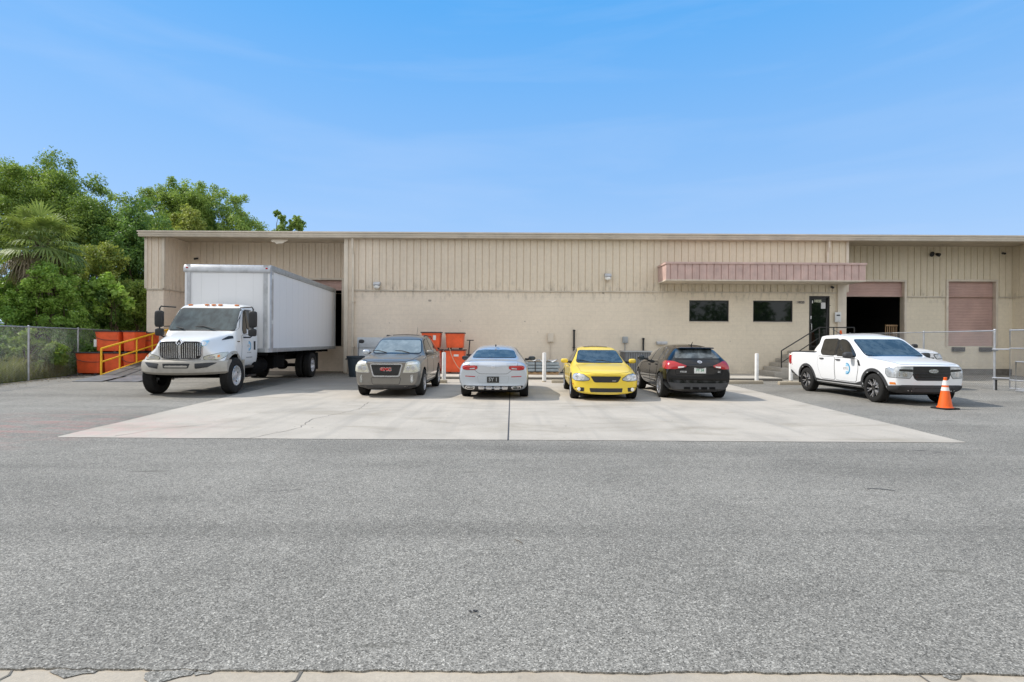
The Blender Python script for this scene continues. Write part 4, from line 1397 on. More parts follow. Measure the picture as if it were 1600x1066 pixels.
# ================================================================ taupe suv
def taupe_suv():
    c = Car('suv', 'taupe grey suv with a black grille and red lettering, facing out beside the box truck', 'suv', 4.70, .93, (-3.27, 14.8), DN, M['taupe'])
    c.wr = .36
    st = [
        (.03, .28, .36, .56, .78, .915, .93, .52, .78, .86, .85, .68, .16, [.06, .03, 0, 0, 0, .02, .03, .03]),
        (.20, .20, .30, .60, .86, .985, 1.005, .58, .84, .905, .89, .74, .13),
        (.55, .19, .29, .62, .93, 1.03, 1.05, .66, .87, .925, .905, .765, .08),
        (1.05, .19, .29, .63, .99, 1.065, 1.095, .70, .87, .925, .905, .765, .02),
        (1.32, .19, .29, .63, 1.03, 1.085, 1.12, .70, .87, .925, .905, .765, -.04),
        (1.44, .19, .29, .63, 1.05, 1.10, 1.135, .70, .87, .925, .90, .755, -.10),
        (2.12, .19, .29, .64, 1.08, 1.545, 1.585, .70, .87, .925, .895, .64, -.12),
        (2.50, .21, .31, .64, 1.10, 1.625, 1.68, .70, .87, .925, .895, .635, -.05),
        (3.10, .21, .31, .64, 1.11, 1.645, 1.70, .70, .87, .925, .895, .63, 0),
        (3.80, .22, .32, .64, 1.13, 1.60, 1.65, .70, .87, .925, .89, .58, 0),
        (4.25, .24, .34, .65, 1.14, 1.53, 1.575, .70, .86, .915, .875, .56, 0),
        (4.55, .28, .38, .66, 1.10, 1.17, 1.20, .66, .84, .90, .86, .70, -.06),
        (4.66, .36, .44, .66, .98, 1.05, 1.08, .60, .80, .86, .84, .66, -.10),
    ]
    c.body(st, {4: [(0, 6, .7), (6, 11, .5)], 5: [(0, 5, .55), (5, 11, .6)], 2: .4}, {0: .5, 5: (5, 7, .5), 6: (5, 7, .3)}, [(.93, .925), (3.787, .925)], .425)
    P = c.panel
    P('windscreen', rpoly([(-.72, 1.145), (.72, 1.145), (.61, 1.515), (-.61, 1.515)], .08), 'F', M['windglare'], gap=(M['blackgloss'], .025), off=.012, step=.04)
    for sd in 'LR':
        d1 = P('door', rpoly([(1.60, .44), (2.58, .44), (2.60, 1.06), (1.50, 1.04), (1.46, .80)], .07), sd, c.paint, gap=(M['well'], .011), off=.005)
        d2 = P('door', rpoly([(2.63, .44), (3.22, .44), (3.46, .80), (3.50, 1.07), (2.62, 1.06)], .07), sd, c.paint, gap=(M['well'], .011), off=.005)
        P('side_window', rpoly([(1.62, 1.10), (2.52, 1.12), (2.50, 1.555), (2.06, 1.47)], .06), sd, M['tint'], gap=(M['black'], .02), off=.007, parent=d1)
        P('side_window', rpoly([(2.64, 1.12), (3.44, 1.14), (3.40, 1.56), (2.64, 1.575)], .06), sd, M['tint'], gap=(M['black'], .02), off=.007, parent=d2)
        P('quarter_window', rpoly([(3.56, 1.15), (4.22, 1.18), (4.02, 1.50), (3.54, 1.55)], .06), sd, M['tint'], gap=(M['black'], .02), off=.007)
        c.handle(sd, 2.44, .99, M['chrome'], d1, .19); c.handle(sd, 3.32, 1.0, M['chrome'], d2, .19)
        P('sill_cladding', rpoly([(1.32, .25), (3.42, .25), (3.38, .36), (1.36, .36)], .02), sd, M['clad'], off=.010)
        P('body_moulding', rpoly([(1.46, .50), (3.30, .50), (3.30, .56), (1.44, .55)], .012), sd, M['chrome'], off=.014)
        mb = MB(); y = (1 if sd == 'L' else -1) * .60
        mb.tube([(c.X(2.55), y, 1.60), (c.X(2.68), y, 1.655), (c.X(4.0), y, 1.635), (c.X(4.15), y, 1.56)], .018, 8); mb.build('roof_rail', M['black'], c.root)
        c.mirror(sd, 1.62, 1.16, .86, c.paint if sd == 'L' else M['silver'], (.13, .22, .14))
    # nose
    gr = P('grille', rpoly([(-.415, .865), (.415, .865), (.335, .585), (-.335, .585)], .035), 'F', M['black'], off=.012, gap=(M['alloy'], .036))
    for zz in (.838, .65, .615):
        k = .385 - (.865 - zz) * .28
        P('grille_bar', rpoly([(-k, zz), (k, zz), (k, zz - .016), (-k, zz - .016)], .004), 'F', M['frame'], off=.022, t=.02)
    c.letters('F', 0, .745, 'GMC', .108, M['chrome'], 'badge', gr, .004, .013, 1.25, .028)
    c.letters('F', 0, .745, 'GMC', .108, M['red'], 'badge_face', gr, .003, .004, 1.25, .034)
    P('bumper_insert', rpoly([(-.40, .52), (.40, .52), (.36, .365), (-.36, .365)], .03), 'F', c.paint, off=.016, gap=(M['black'], .012))
    P('lower_bumper', rpoly([(-.78, .19), (-.6, .165), (.6, .165), (.78, .19), (.80, .32), (.60, .335), (-.60, .335), (-.80, .32)], .03), 'F', M['clad'], off=.014, step=.05)
    for s_ in (1, -1):
        f = (lambda p: p) if s_ > 0 else mir3
        hl = P('headlight', f([(.12, .56, .93), (.34, .80, .965), (.42, .86, .94), (.36, .865, .71), (.14, .78, .665), (.06, .50, .665)]), ('A', 30, s_), M['hazelens'], gap=(M['alloy'], .010), off=.012, step=.05)
        for (y, z) in ((.60, .77), (.73, .785)):
            q = c.bvh.ray_cast(Vector((5, s_ * y, z)), Vector((-1, 0, 0)), 10)[0]
            mb = MB(); mb.lathe([(.058, -.02), (.058, .018), (.045, .022), (0, .012)], 16, c=(q.x + .006, q.y, q.z), axis='x'); mb.build('lamp_cell', M['alloy'], hl)
        P('lamp_strip', f([(.13, .58, .905), (.34, .80, .93), (.34, .80, .88), (.12, .57, .86)]), ('A', 30, s_), M['lens'], off=.016, parent=hl, step=.05)
        P('fog_light', rpoly([(s_ * .66, .60), (s_ * .73, .605), (s_ * .73, .42), (s_ * .67, .39)], .02), 'F', M['chrome'], off=.012)
    P('hood', rpoly([(.16, -.52), (.13, 0), (.16, .52), (.34, .68), (1.30, .745), (1.24, 0), (1.30, -.745), (.34, -.68)], .05), 'T', c.paint, gap=(M['well'], .008), off=.006, step=.08)
    mb = MB(); mb.tube([(c.X(3.9), .1, 1.64), (c.X(4.1), .1, 1.72), (c.X(4.25), .1, 1.95)], [.02, .006, .004], 6); mb.build('aerial', M['black'], c.root)
    P('sunroof', rpoly([(2.62, -.42), (3.5, -.42), (3.5, .42), (2.62, .42)], .05), 'T', M['blackgloss'], off=.012, step=.2)
    mb = MB()
    for y in (-.30, .38): mb.tube([(c.X(1.42), y, 1.15), (c.X(1.50), y - .25, 1.205), (c.X(1.52), y - .45, 1.205)], .011, 6)
    mb.build('wiper', M['black'], c.root)
    wheels4(c, .93, 3.787, .925, .36, .235, .225, 'spoke', M['alloy'], 6)
    underside(c, .5, 4.3, .75, .2, .36)
    c.root.scale = (1, .95, 1)


# ================================================================ silver coupe, tail towards the camera
def silver_coupe():
    rz = R(90 - 1.6)
    c = Car('coupe', 'silver two door coupe backed out with its red tail lights towards the lane', 'coupe', 4.69, .81, (-.37, 17.46), rz, M['silver'])
    c.wr = .335
    st = [
        (.03, .24, .32, .48, .60, .69, .70, .50, .72, .80, .78, .55, .22, [.05, .02, 0, 0, .02, .06, .08, .08]),
        (.25, .18, .26, .50, .68, .77, .79, .60, .82, .875, .85, .62, .16),
        (.80, .17, .25, .52, .76, .86, .89, .66, .84, .905, .875, .70, .05),
        (1.45, .17, .25, .53, .82, .92, .96, .68, .85, .905, .87, .72, -.05),
        (1.62, .17, .25, .53, .84, .935, .975, .68, .85, .905, .865, .69, -.12),
        (2.38, .17, .25, .54, .87, 1.28, 1.335, .68, .85, .905, .855, .545, -.12),
        (2.80, .17, .25, .54, .89, 1.34, 1.395, .68, .85, .905, .855, .535, 0),
        (3.25, .17, .25, .55, .91, 1.325, 1.38, .68, .85, .905, .855, .53, .08),
        (3.62, .18, .26, .56, .925, 1.235, 1.285, .68, .86, .91, .86, .53, .10),
        (4.18, .19, .27, .58, .935, 1.00, 1.035, .68, .86, .91, .865, .60, .10),
        (4.50, .22, .30, .58, .92, .975, 1.005, .66, .84, .905, .85, .62, -.08),
        (4.62, .26, .33, .57, .86, .955, .985, .62, .80, .885, .80, .60, -.16),
        (4.67, .30, .36, .54, .72, .84, .85, .58, .76, .85, .78, .62, -.20),
    ]
    c.body(st, {4: [(0, 5, .3), (5, 12, .2)], 5: [(4, 9, .25), (9, 12, .3)]}, {12: .15}, [(.81, .905), (3.65, .905)], .37)
    P = c.panel
    P('rear_window', rpoly([(-.575, 1.065), (.575, 1.065), (.50, 1.225), (.30, 1.25), (-.30, 1.25), (-.50, 1.225)], .04), 'B', M['wind'], gap=(M['blackgloss'], .012), off=.010, step=.04)
    P('windscreen', rpoly([(-.62, .99), (.62, .99), (.49, 1.27), (-.49, 1.27)], .06), 'F', M['wind'], gap=(M['blackgloss'], .02), off=.006)
    for sd in 'LR':
        d1 = P('door', rpoly([(1.72, .36), (2.98, .36), (3.02, .60), (2.98, .86), (1.62, .83), (1.58, .60)], .07), sd, c.paint, gap=(M['well'], .010), off=.005)
        P('side_window', rpoly([(1.82, .90), (2.98, .935), (2.98, 1.30), (2.60, 1.30), (2.36, 1.235)], .06), sd, M['tint'], gap=(M['blackgloss'], .02), off=.007, parent=d1)
        P('quarter_window', rpoly([(3.04, .94), (3.52, .97), (3.40, 1.18), (3.04, 1.28)], .05), sd, M['tint'], gap=(M['blackgloss'], .02), off=.007)
        c.handle(sd, 2.86, .79, c.paint, d1, .18)
        c.mirror(sd, 1.92, .98, .90, M['blackgloss'], (.13, .22, .13))
        P('bumper_vent', rpoly([(4.30, .40), (4.36, .40), (4.40, .60), (4.36, .62)], .02), sd, M['black'], off=.006)
    # tail
    for s_ in (1, -1):
        f = (lambda p: p) if s_ > 0 else mir
        tl = P('tail_light', rpoly(f([(.39, .80), (.45, .762), (.68, .752), (.785, .775), (.80, .84), (.74, .868), (.46, .872), (.405, .855)]), .025), 'B', M['redlens'], off=.010, gap=(M['black'], .006), step=.04)
        P('lamp_strip', rpoly(f([(.45, .85), (.71, .853), (.74, .832), (.70, .837), (.46, .835)]), .006), 'B', pmat('red_bright', (.75, .10, .09), .2, coat=.6), off=.013, parent=tl, step=.04)
        P('lamp_cell', rpoly(f([(.47, .785), (.60, .775), (.60, .80), (.47, .815)]), .006), 'B', M['clearlens'], off=.013, parent=tl, step=.04)
        P('reflector', rpoly(f([(.46, .575), (.72, .585), (.72, .607), (.46, .597)]), .004), 'B', M['redlens'], off=.006)
        ex = P('exhaust_trim', rpoly(f([(.46, .335), (.70, .35), (.72, .29), (.66, .265), (.48, .275)]), .025), 'B', M['chrome'], off=.022, step=.04)
        P('exhaust_tip', rpoly(f([(.49, .322), (.68, .334), (.69, .298), (.65, .282), (.50, .288)]), .018), 'B', M['well'], off=.026, parent=ex, step=.04)
    P('rear_diffuser', rpoly([(-.77, .365), (-.60, .36), (.60, .36), (.77, .365), (.70, .25), (.40, .235), (-.40, .235), (-.70, .25)], .03), 'B', M['black'], off=.012, step=.04)
    for y in (-.30, -.10, .10, .30):
        P('diffuser_fin', rpoly([(y - .075, .335), (y + .075, .335), (y + .065, .275), (y - .065, .275)], .01), 'B', M['alloy'], off=.02, step=.05)
    P('boot_lid', rpoly([(-.60, .985), (.60, .985), (.63, .90), (.40, .70), (.34, .665), (-.34, .665), (-.40, .70), (-.63, .90)], .03), 'B', c.paint, gap=(M['well'], .008), off=.005, step=.05)
    em = P('emblem', ell(0, .845, .045, .045), 'B', M['chrome'], off=.014)
    P('emblem_ring', ell(0, .845, .037, .037), 'B', c.paint, off=.017, parent=em)
    star = MB()
    q = c.bvh.ray_cast(Vector((-5, 0, .845)), Vector((1, 0, 0)), 10)[0]
    for k in range(3):
        a = R(90 + 120 * k)
        star.tube([(q.x - .019, q.y, q.z), (q.x - .019, q.y + .038 * math.cos(a), q.z + .038 * math.sin(a))], [.007, .002], 6)
    star.build('emblem_star', M['chrome'], em)
    P('plate_recess', rpoly([(-.40, .60), (.40, .60), (.37, .435), (-.37, .435)], .03), 'B', c.paint, gap=(M['greymetal'], .006), off=.004, step=.05)
    c.plate('B', .0, .515, M['frame'], '5Y 1', M['greymetal'], (.31, .155), .13)
    wheels4(c, .81, 3.65, .90, .335, .24, .235, 'spoke', M['alloy'], 5)
    underside(c, .5, 4.3, .70, .17, .32)
    mb = MB(); mb.blob((c.X(3.5), 0, 1.37), (.16, .04, .07), 2.2); mb.build('aerial_fin', M['black'], c.root)


# ================================================================ yellow sedan, nose towards the camera
def yellow_sedan():
    rz = R(-90 - 2.0)
    c = Car('sedan', 'bright yellow sedan with a black mesh grille, nose towards the lane', 'sedan', 4.40, .78, (2.40, 14.2), rz, M['yellow'])
    c.wr = .325
    st = [
        (.02, .17, .24, .40, .53, .66, .675, .55, .74, .80, .79, .58, .20, [.03, .01, 0, .01, .02, .06, .07, .07]),
        (.20, .155, .23, .44, .62, .735, .755, .60, .80, .845, .825, .63, .16),
        (.75, .155, .23, .47, .72, .825, .855, .66, .82, .862, .83, .66, .06),
        (1.22, .155, .23, .48, .80, .86, .90, .66, .82, .862, .83, .68, -.03),
        (1.38, .155, .23, .48, .82, .88, .92, .66, .82, .862, .825, .67, -.10),
        (2.10, .155, .23, .50, .85, 1.255, 1.30, .66, .82, .862, .815, .555, -.10),
        (2.45, .155, .23, .50, .87, 1.325, 1.375, .66, .82, .862, .815, .545, 0),
        (3.00, .155, .23, .50, .89, 1.31, 1.365, .66, .82, .862, .815, .505, .05),
        (3.30, .16, .24, .51, .90, 1.235, 1.28, .66, .82, .862, .815, .50, .08),
        (3.78, .18, .26, .52, .91, .985, 1.01, .66, .82, .86, .815, .58, .08),
        (4.20, .22, .30, .52, .89, .955, .98, .62, .80, .85, .80, .60, -.06),
        (4.36, .28, .35, .52, .78, .88, .90, .56, .74, .82, .77, .58, -.12),
    ]
    c.body(st, {4: [(0, 5, .4), (5, 9, .25)], 5: [(0, 4, .3), (4, 9, .4)]}, {0: .15, 5: (5, 7, .3)}, [(.78, .862), (3.45, .862)], .36)
    P = c.panel
    P('windscreen', rpoly([(-.635, .93), (.635, .93), (.525, 1.235), (-.525, 1.235)], .05), 'F', M['wind'], gap=(M['blackgloss'], .018), off=.012, step=.04)
    P('rear_window', rpoly([(-.54, 1.02), (.54, 1.02), (.45, 1.26), (-.45, 1.26)], .05), 'B', M['wind'], gap=(M['blackgloss'], .02), off=.006)
    for sd in 'LR':
        d1 = P('door', rpoly([(1.50, .34), (2.42, .34), (2.44, .84), (1.42, .81), (1.40, .60)], .06), sd, c.paint, gap=(M['well'], .010), off=.005)
        d2 = P('door', rpoly([(2.46, .34), (2.98, .34), (3.18, .64), (3.20, .86), (2.46, .845)], .06), sd, c.paint, gap=(M['well'], .010), off=.005)
        P('side_window', rpoly([(1.66, .885), (2.40, .905), (2.40, 1.27), (2.12, 1.215)], .05), sd, M['tint'], gap=(M['black'], .02), off=.007, parent=d1)
        P('side_window', rpoly([(2.47, .905), (3.14, .92), (3.02, 1.24), (2.47, 1.28)], .05), sd, M['tint'], gap=(M['black'], .02), off=.007, parent=d2)
        c.handle(sd, 2.30, .77, c.paint, d1); c.handle(sd, 3.05, .79, c.paint, d2)
        c.mirror(sd, 1.72, .955, .85, c.paint, (.13, .20, .13))
        P('side_marker', rpoly([(.30, .40), (.40, .40), (.40, .425), (.30, .425)], .006), sd, M['amber'], off=.006)
    gm = P('grille', rpoly([(-.375, .615), (.375, .615), (.30, .49), (.26, .475), (-.26, .475), (-.30, .49)], .02), 'F', M['black'], off=.010, gap=(M['blackgloss'], .008))
    c.letters('F', .20, .51, 'IS300', .036, M['chrome'], 'badge', gm, .002, .001, 1.2, .016)
    P('air_intake', rpoly([(-.415, .325), (.415, .325), (.395, .225), (-.395, .225)], .015), 'F', M['black'], off=.010)
    for s_ in (1, -1):
        f = (lambda p: p) if s_ > 0 else mir3
        hl = P('headlight', f([(.06, .47, .525), (.08, .455, .565), (.20, .56, .66), (.34, .74, .68), (.42, .815, .655), (.40, .82, .57), (.26, .77, .515), (.10, .60, .50)]), ('A', 28, s_), M['clearlens'], gap=(M['frame'], .012), off=.010, step=.04)
        for (y, z, rr) in ((.58, .575, .045), (.72, .60, .06)):
            q = c.bvh.ray_cast(Vector((5, s_ * y, z)), Vector((-1, 0, 0)), 10)[0]
            mb = MB(); mb.lathe([(rr, -.02), (rr, .016), (rr * .8, .02), (rr * .5, .010), (0, .016)], 16, c=(q.x + .004, q.y, q.z), axis='x'); mb.build('lamp_cell', M['chrome'], hl)
        fo = P('fog_recess', rpoly([(s_ * .545, .335), (s_ * .77, .34), (s_ * .76, .245), (s_ * .555, .235)], .015), 'F', M['black'], off=.008)
        q = c.bvh.ray_cast(Vector((5, s_ * .67, .29)), Vector((-1, 0, 0)), 10)[0]
        mb = MB(); mb.lathe([(.047, -.02), (.047, .012), (.03, .02), (0, .022)], 16, c=(q.x + .004, q.y, q.z), axis='x'); mb.build('fog_light', M['lens'], fo)
    P('hood', rpoly([(.26, -.54), (.15, -.3), (.11, 0), (.15, .3), (.26, .54), (.36, .62), (1.26, .655), (1.20, 0), (1.26, -.655), (.36, -.62)], .04), 'T', c.paint, gap=(M['frame'], .003), off=.006, step=.08)
    P('front_lip', rpoly([(-.78, .20), (.78, .20), (.74, .165), (-.74, .165)], .01), 'F', M['black'], off=.008)
    P('sunroof', rpoly([(2.36, -.34), (3.0, -.34), (3.0, .34), (2.36, .34)], .05), 'T', M['blackgloss'], off=.012, step=.2)
    mb = MB()
    for y in (-.26, .30): mb.tube([(c.X(1.36), y, .935), (c.X(1.44), y - .22, .985), (c.X(1.46), y - .40, .985)], .010, 6)
    mb.build('wiper', M['black'], c.root)
    wheels4(c, .78, 3.45, .855, .325, .225, .22, 'spoke', M['alloy'], 5)
    underside(c, .5, 4.0, .68, .15, .3)


# ================================================================ black hatchback, tail towards the camera
def black_hatch():
    rz = R(90 - 1.2)
    c = Car('hatchback', 'glossy black hatchback with big red tail lights and a white plate, tail towards the lane', 'hatchback', 4.34, .84, (4.90, 17.24), rz, M['pblack'])
    c.wr = .335
    st = [
        (.03, .24, .32, .48, .62, .72, .73, .50, .72, .78, .77, .55, .22, [.05, .02, 0, 0, .02, .06, .08, .08]),
        (.25, .18, .26, .50, .72, .83, .85, .60, .80, .855, .83, .63, .16),
        (.80, .17, .25, .53, .84, .93, .96, .66, .82, .885, .85, .68, .05),
        (1.22, .17, .25, .54, .90, .98, 1.02, .66, .83, .887, .855, .69, -.05),
        (1.40, .17, .25, .55, .92, 1.0, 1.045, .66, .83, .887, .85, .66, -.12),
        (2.18, .17, .25, .56, .95, 1.36, 1.415, .66, .83, .887, .84, .54, -.12),
        (2.60, .17, .25, .57, .97, 1.40, 1.455, .66, .83, .887, .84, .535, 0),
        (3.20, .17, .25, .58, .99, 1.385, 1.44, .66, .83, .887, .84, .53, 0),
        (3.70, .18, .26, .59, 1.00, 1.34, 1.385, .66, .83, .887, .835, .52, .04),
        (3.92, .19, .27, .60, 1.00, 1.29, 1.335, .66, .83, .885, .83, .515, -.03),
        (4.17, .21, .30, .60, .98, 1.03, 1.06, .64, .81, .88, .825, .60, -.10),
        (4.28, .24, .32, .60, .88, .95, .98, .60, .78, .87, .81, .58, -.14),
        (4.32, .28, .34, .56, .74, .83, .85, .56, .74, .84, .78, .56, -.17),
    ]
    c.body(st, {4: [(0, 5, .3), (5, 11, .25)], 5: [(4, 10, .25)]}, {}, [(.84, .887), (3.49, .887)], .375)
    P = c.panel
    P('rear_window', rpoly([(-.615, 1.08), (.615, 1.08), (.52, 1.285), (.40, 1.30), (-.40, 1.30), (-.52, 1.285)], .06), 'B', M['winddark'], gap=(M['blackgloss'], .02), off=.010, step=.04)
    P('windscreen', rpoly([(-.62, 1.06), (.62, 1.06), (.49, 1.35), (-.49, 1.35)], .06), 'F', M['wind'], gap=(M['blackgloss'], .02), off=.006)
    # small roof spoiler over the glass
    sp = MB()
    zr = c.bvh.ray_cast(Vector((c.X(3.74), 0, 5)), Vector((0, 0, -1)), 10)[0].z
    sp.prism([(c.X(3.70), zr + .004), (c.X(3.98), zr - .012), (c.X(4.03), zr - .024), (c.X(3.98), zr - .042), (c.X(3.70), zr - .05)], 'y', -.47, .47)
    sp.build('roof_spoiler', M['pblack'], c.root, bevel=.012)
    for sd in 'LR':
        d1 = P('door', rpoly([(1.52, .36), (2.38, .36), (2.40, .92), (1.42, .89), (1.40, .62)], .06), sd, c.paint, gap=(M['well'], .011), off=.005)
        d2 = P('door', rpoly([(2.42, .36), (2.96, .36), (3.18, .66), (3.24, .95), (2.42, .925)], .06), sd, c.paint, gap=(M['well'], .011), off=.005)
        P('side_window', rpoly([(1.62, .965), (2.35, .985), (2.35, 1.36), (2.12, 1.31)], .05), sd, M['tint'], gap=(M['chrome'], .010), off=.007, parent=d1)
        P('side_window', rpoly([(2.43, .985), (3.16, 1.01), (3.08, 1.345), (2.43, 1.375)], .05), sd, M['tint'], gap=(M['chrome'], .010), off=.007, parent=d2)
        P('quarter_window', rpoly([(3.24, 1.03), (3.56, 1.06), (3.44, 1.26), (3.22, 1.31)], .05), sd, M['tint'], gap=(M['chrome'], .010), off=.007)
        c.handle(sd, 2.26, .85, c.paint, d1); c.handle(sd, 3.04, .88, c.paint, d2)
        c.mirror(sd, 1.74, 1.02, .87, M['blackgloss'], (.13, .21, .14))
        P('body_moulding', rpoly([(1.52, .40), (2.98, .40), (2.98, .44), (1.52, .43)], .008), sd, M['frame'], off=.014)
    for s_ in (1, -1):
        f = (lambda p: p) if s_ > 0 else mir3
        tl = P('tail_light', f([(4.26, .335, .895), (4.26, .36, .855), (4.20, .62, .80), (4.02, .88, .80), (3.86, .90, .83), (3.84, .90, .97), (3.98, .88, 1.01), (4.16, .66, 1.0)]), ('A', 180 - 34, s_), M['redlens'], off=.012, step=.04)
        P('reverse_light', f([(4.27, .40, .875), (4.27, .42, .848), (4.23, .56, .828), (4.23, .56, .868)]), ('A', 180 - 34, s_), M['lens'], off=.016, parent=tl, step=.04)
        P('reflector', rpoly([(s_ * .50, .40), (s_ * .76, .41), (s_ * .75, .375), (s_ * .52, .37)], .006), 'B', M['redlens'], off=.008)
    P('tailgate', rpoly([(-.60, 1.04), (.60, 1.04), (.36, .80), (.62, .78), (.60, .665), (-.60, .665), (-.62, .78), (-.36, .80)], .02), 'B', c.paint, gap=(M['well'], .008), off=.005, step=.05)
    em = P('emblem', ell(0, .985, .062, .033), 'B', M['alloy'], off=.014)
    c.letters('B', 0, .985, 'KIA', .038, M['frame'], 'emblem_text', em, .001, .002, 1.2, .020)
    c.plate('B', 0, .775, M['paper'], 'FY 24', pmat('plate_green', (.10, .30, .16), .5), (.31, .155), .09)
    c.letters('B', .43, .735, 'FORTE5', .05, M['alloy'], 'badge', None, .002, .004, 1.0, .035)
    c.letters('B', -.52, .735, 'SX', .06, M['alloy'], 'badge', None, .002, .003, 1.0, .010)
    P('lower_bumper', rpoly([(-.80, .46), (-.55, .44), (.55, .44), (.80, .46), (.70, .27), (.45, .235), (-.45, .235), (-.70, .27)], .03), 'B', M['clad'], off=.010, step=.05)
    for y in (-.33, -.11, .11, .33):
        P('diffuser_slot', rpoly([(y - .085, .345), (y + .085, .345), (y + .08, .285), (y - .08, .285)], .01), 'B', M['well'], off=.014, step=.05)
    mb = MB(); mb.tube([(c.X(4.15), 0, 1.065), (c.X(4.14), -.16, 1.09), (c.X(4.12), -.38, 1.10)], [.018, .012, .008], 6); mb.build('wiper', M['black'], c.root)
    mb = MB(); mb.tube([(c.X(3.55), .0, 1.40), (c.X(3.66), .0, 1.50)], [.016, .008], 6); mb.build('aerial', M['black'], c.root)
    c.root.scale = (1, .97, 1)
    wheels4(c, .84, 3.49, .882, .335, .23, .23, 'spoke', M['alloy'], 7)
    underside(c, .5, 4.0, .70, .17, .32)


# ================================================================ box truck
def box_truck():
    yaw = R(-90 + 3.7)
    c = Car('box_truck', 'white box truck with a ribbed chrome grille backed into the truck dock', 'box truck', 9.5, 1.0, (-8.75, 14.85), yaw, M['truckwhite'])
    c.wr = .50
    X = c.X
    st = [
        (.20, .68, .72, .88, 1.16, 1.42, 1.455, .60, .92, .97, .66, .555, .12, [.05, .02, .06, .08, .02, .02, .03, .03]),
        (.30, .68, .72, .94, 1.22, 1.475, 1.51, .60, 1.00, 1.04, .70, .585, .11),
        (.62, .68, .72, 1.06, 1.30, 1.555, 1.59, .60, 1.05, 1.10, .80, .67, .05),
        (1.0, .68, .72, 1.10, 1.37, 1.62, 1.66, .60, 1.07, 1.12, .88, .76, 0),
        (1.22, .64, .70, 1.10, 1.43, 1.665, 1.70, .60, 1.04, 1.08, .95, .85, -.04),
        (1.34, .62, .68, 1.10, 1.48, 1.69, 1.73, .60, .98, 1.02, .975, .91, -.08),
        (1.42, .60, .66, 1.12, 1.54, 1.71, 1.75, .60, .97, 1.02, .99, .935, -.14),
        (1.96, .60, .66, 1.14, 1.70, 2.43, 2.48, .60, .97, 1.02, .99, .88, -.16),
        (2.14, .60, .66, 1.15, 1.72, 2.515, 2.565, .60, .97, 1.02, .99, .875, -.06),
        (2.58, .60, .66, 1.15, 1.74, 2.53, 2.585, .60, .97, 1.02, .99, .875, 0),
        (2.70, .60, .66, 1.15, 1.74, 2.515, 2.565, .60, .96, 1.01, .98, .86, 0),
    ]
    c.body(st, {4: [(0, 4, .35), (6, 10, .3)], 5: [(0, 6, .25), (6, 10, .45)], 3: [(0, 5, .3)]}, {0: .2, 6: (5, 7, .4), 10: .7}, [(1.0, 1.12)], .60, depth=.62, name='cab')
    P = c.panel
    P('windscreen', rpoly([(-.925, 1.765), (.925, 1.765), (.845, 2.39), (-.845, 2.39)], .07), 'F', M['truckwind'], gap=(M['black'], .03), off=.012, step=.05)
    for sd in 'LR':
        d1 = P('door', rpoly([(1.62, .74), (2.48, .74), (2.54, .95), (2.54, 1.66), (1.60, 1.62), (1.58, 1.0)], .06), sd, c.paint, gap=(M['well'], .010), off=.006)
        P('side_window', rpoly([(1.72, 1.68), (1.93, 1.70), (1.95, 2.33), (1.90, 2.33), (1.70, 1.78)], .04), sd, M['tint'], gap=(M['black'], .025), off=.008, parent=d1)
        P('side_window', rpoly([(1.99, 1.82), (2.44, 1.82), (2.44, 2.36), (1.99, 2.36)], .04), sd, M['tint'], gap=(M['black'], .025), off=.008, parent=d1)
        c.handle(sd, 2.42, 1.32, M['black'], d1, tall=True)
        P('hood_vent', rpoly([(.84, 1.475), (1.22, 1.53), (1.23, 1.60), (1.12, 1.59), (.90, 1.51)], .015), sd, M['black'], off=.010)
        P('fender_badge', rpoly([(1.32, 1.43), (1.46, 1.43), (1.46, 1.455), (1.32, 1.455)], .006), sd, M['blackgloss'], off=.010)
        a = arc(1.0, .5, .68, 2, 178) + arc(1.0, .5, .60, 178, 2)
        P('arch_trim', a, sd, M['bumpergrey'], off=.012, step=.06)
        sg = 1 if sd == 'L' else -1
        mb = MB(); mb.bx(X(1.58), X(1.66), sg * .90, sg * 1.06, .34, .92); mb.build('mud_flap', M['bumpergrey'], c.root, bevel=.01)
        # mirrors on a tubular loop
        mo = MB()
        yo = sg * 1.30
        mo.tube([(X(1.72), sg * .90, 2.42), (X(1.62), yo - sg * .04, 2.44), (X(1.62), yo, 2.38), (X(1.62), yo, 1.62), (X(1.66), sg * 1.20, 1.56), (X(1.70), sg * .99, 1.56)], .020, 8)
        mp = mo.build('mirror_bracket', M['black'], c.root)
        mb = MB(); mb.blob((X(1.60), yo, 2.08), (.12, .23, .48), 4.5); mb.blob((X(1.60), yo - sg * .01, 1.70), (.12, .22, .22), 4.5); mb.build('wing_mirror', M['black'], mp)
        mb = MB(); mb.box((X(1.665), yo, 2.08), (.006, .19, .42)); mb.box((X(1.665), yo - sg * .01, 1.70), (.006, .17, .17)); mb.build('mirror_glass', M['wind'], mp)
        f = (lambda p: p) if sg > 0 else mir3
        hl = P('headlight', f([(.26, .60, 1.035), (.30, .70, 1.075), (.44, .98, 1.14), (.62, 1.09, 1.15), (.56, 1.06, 1.06), (.40, .94, .97), (.26, .66, .955), (.25, .60, .98)]), ('A', 34, sg), M['hazelens'], gap=(M['frame'], .010), off=.012, step=.06)
        P('lamp_cell', f([(.30, .68, 1.04), (.38, .82, 1.06), (.38, .82, 1.0), (.30, .68, .985)]), ('A', 34, sg), M['chrome'], off=.016, parent=hl)
        P('lamp_cell', f([(.40, .87, 1.075), (.44, .92, 1.09), (.44, .92, 1.03), (.40, .87, 1.015)]), ('A', 34, sg), M['amber'], off=.016, parent=hl)
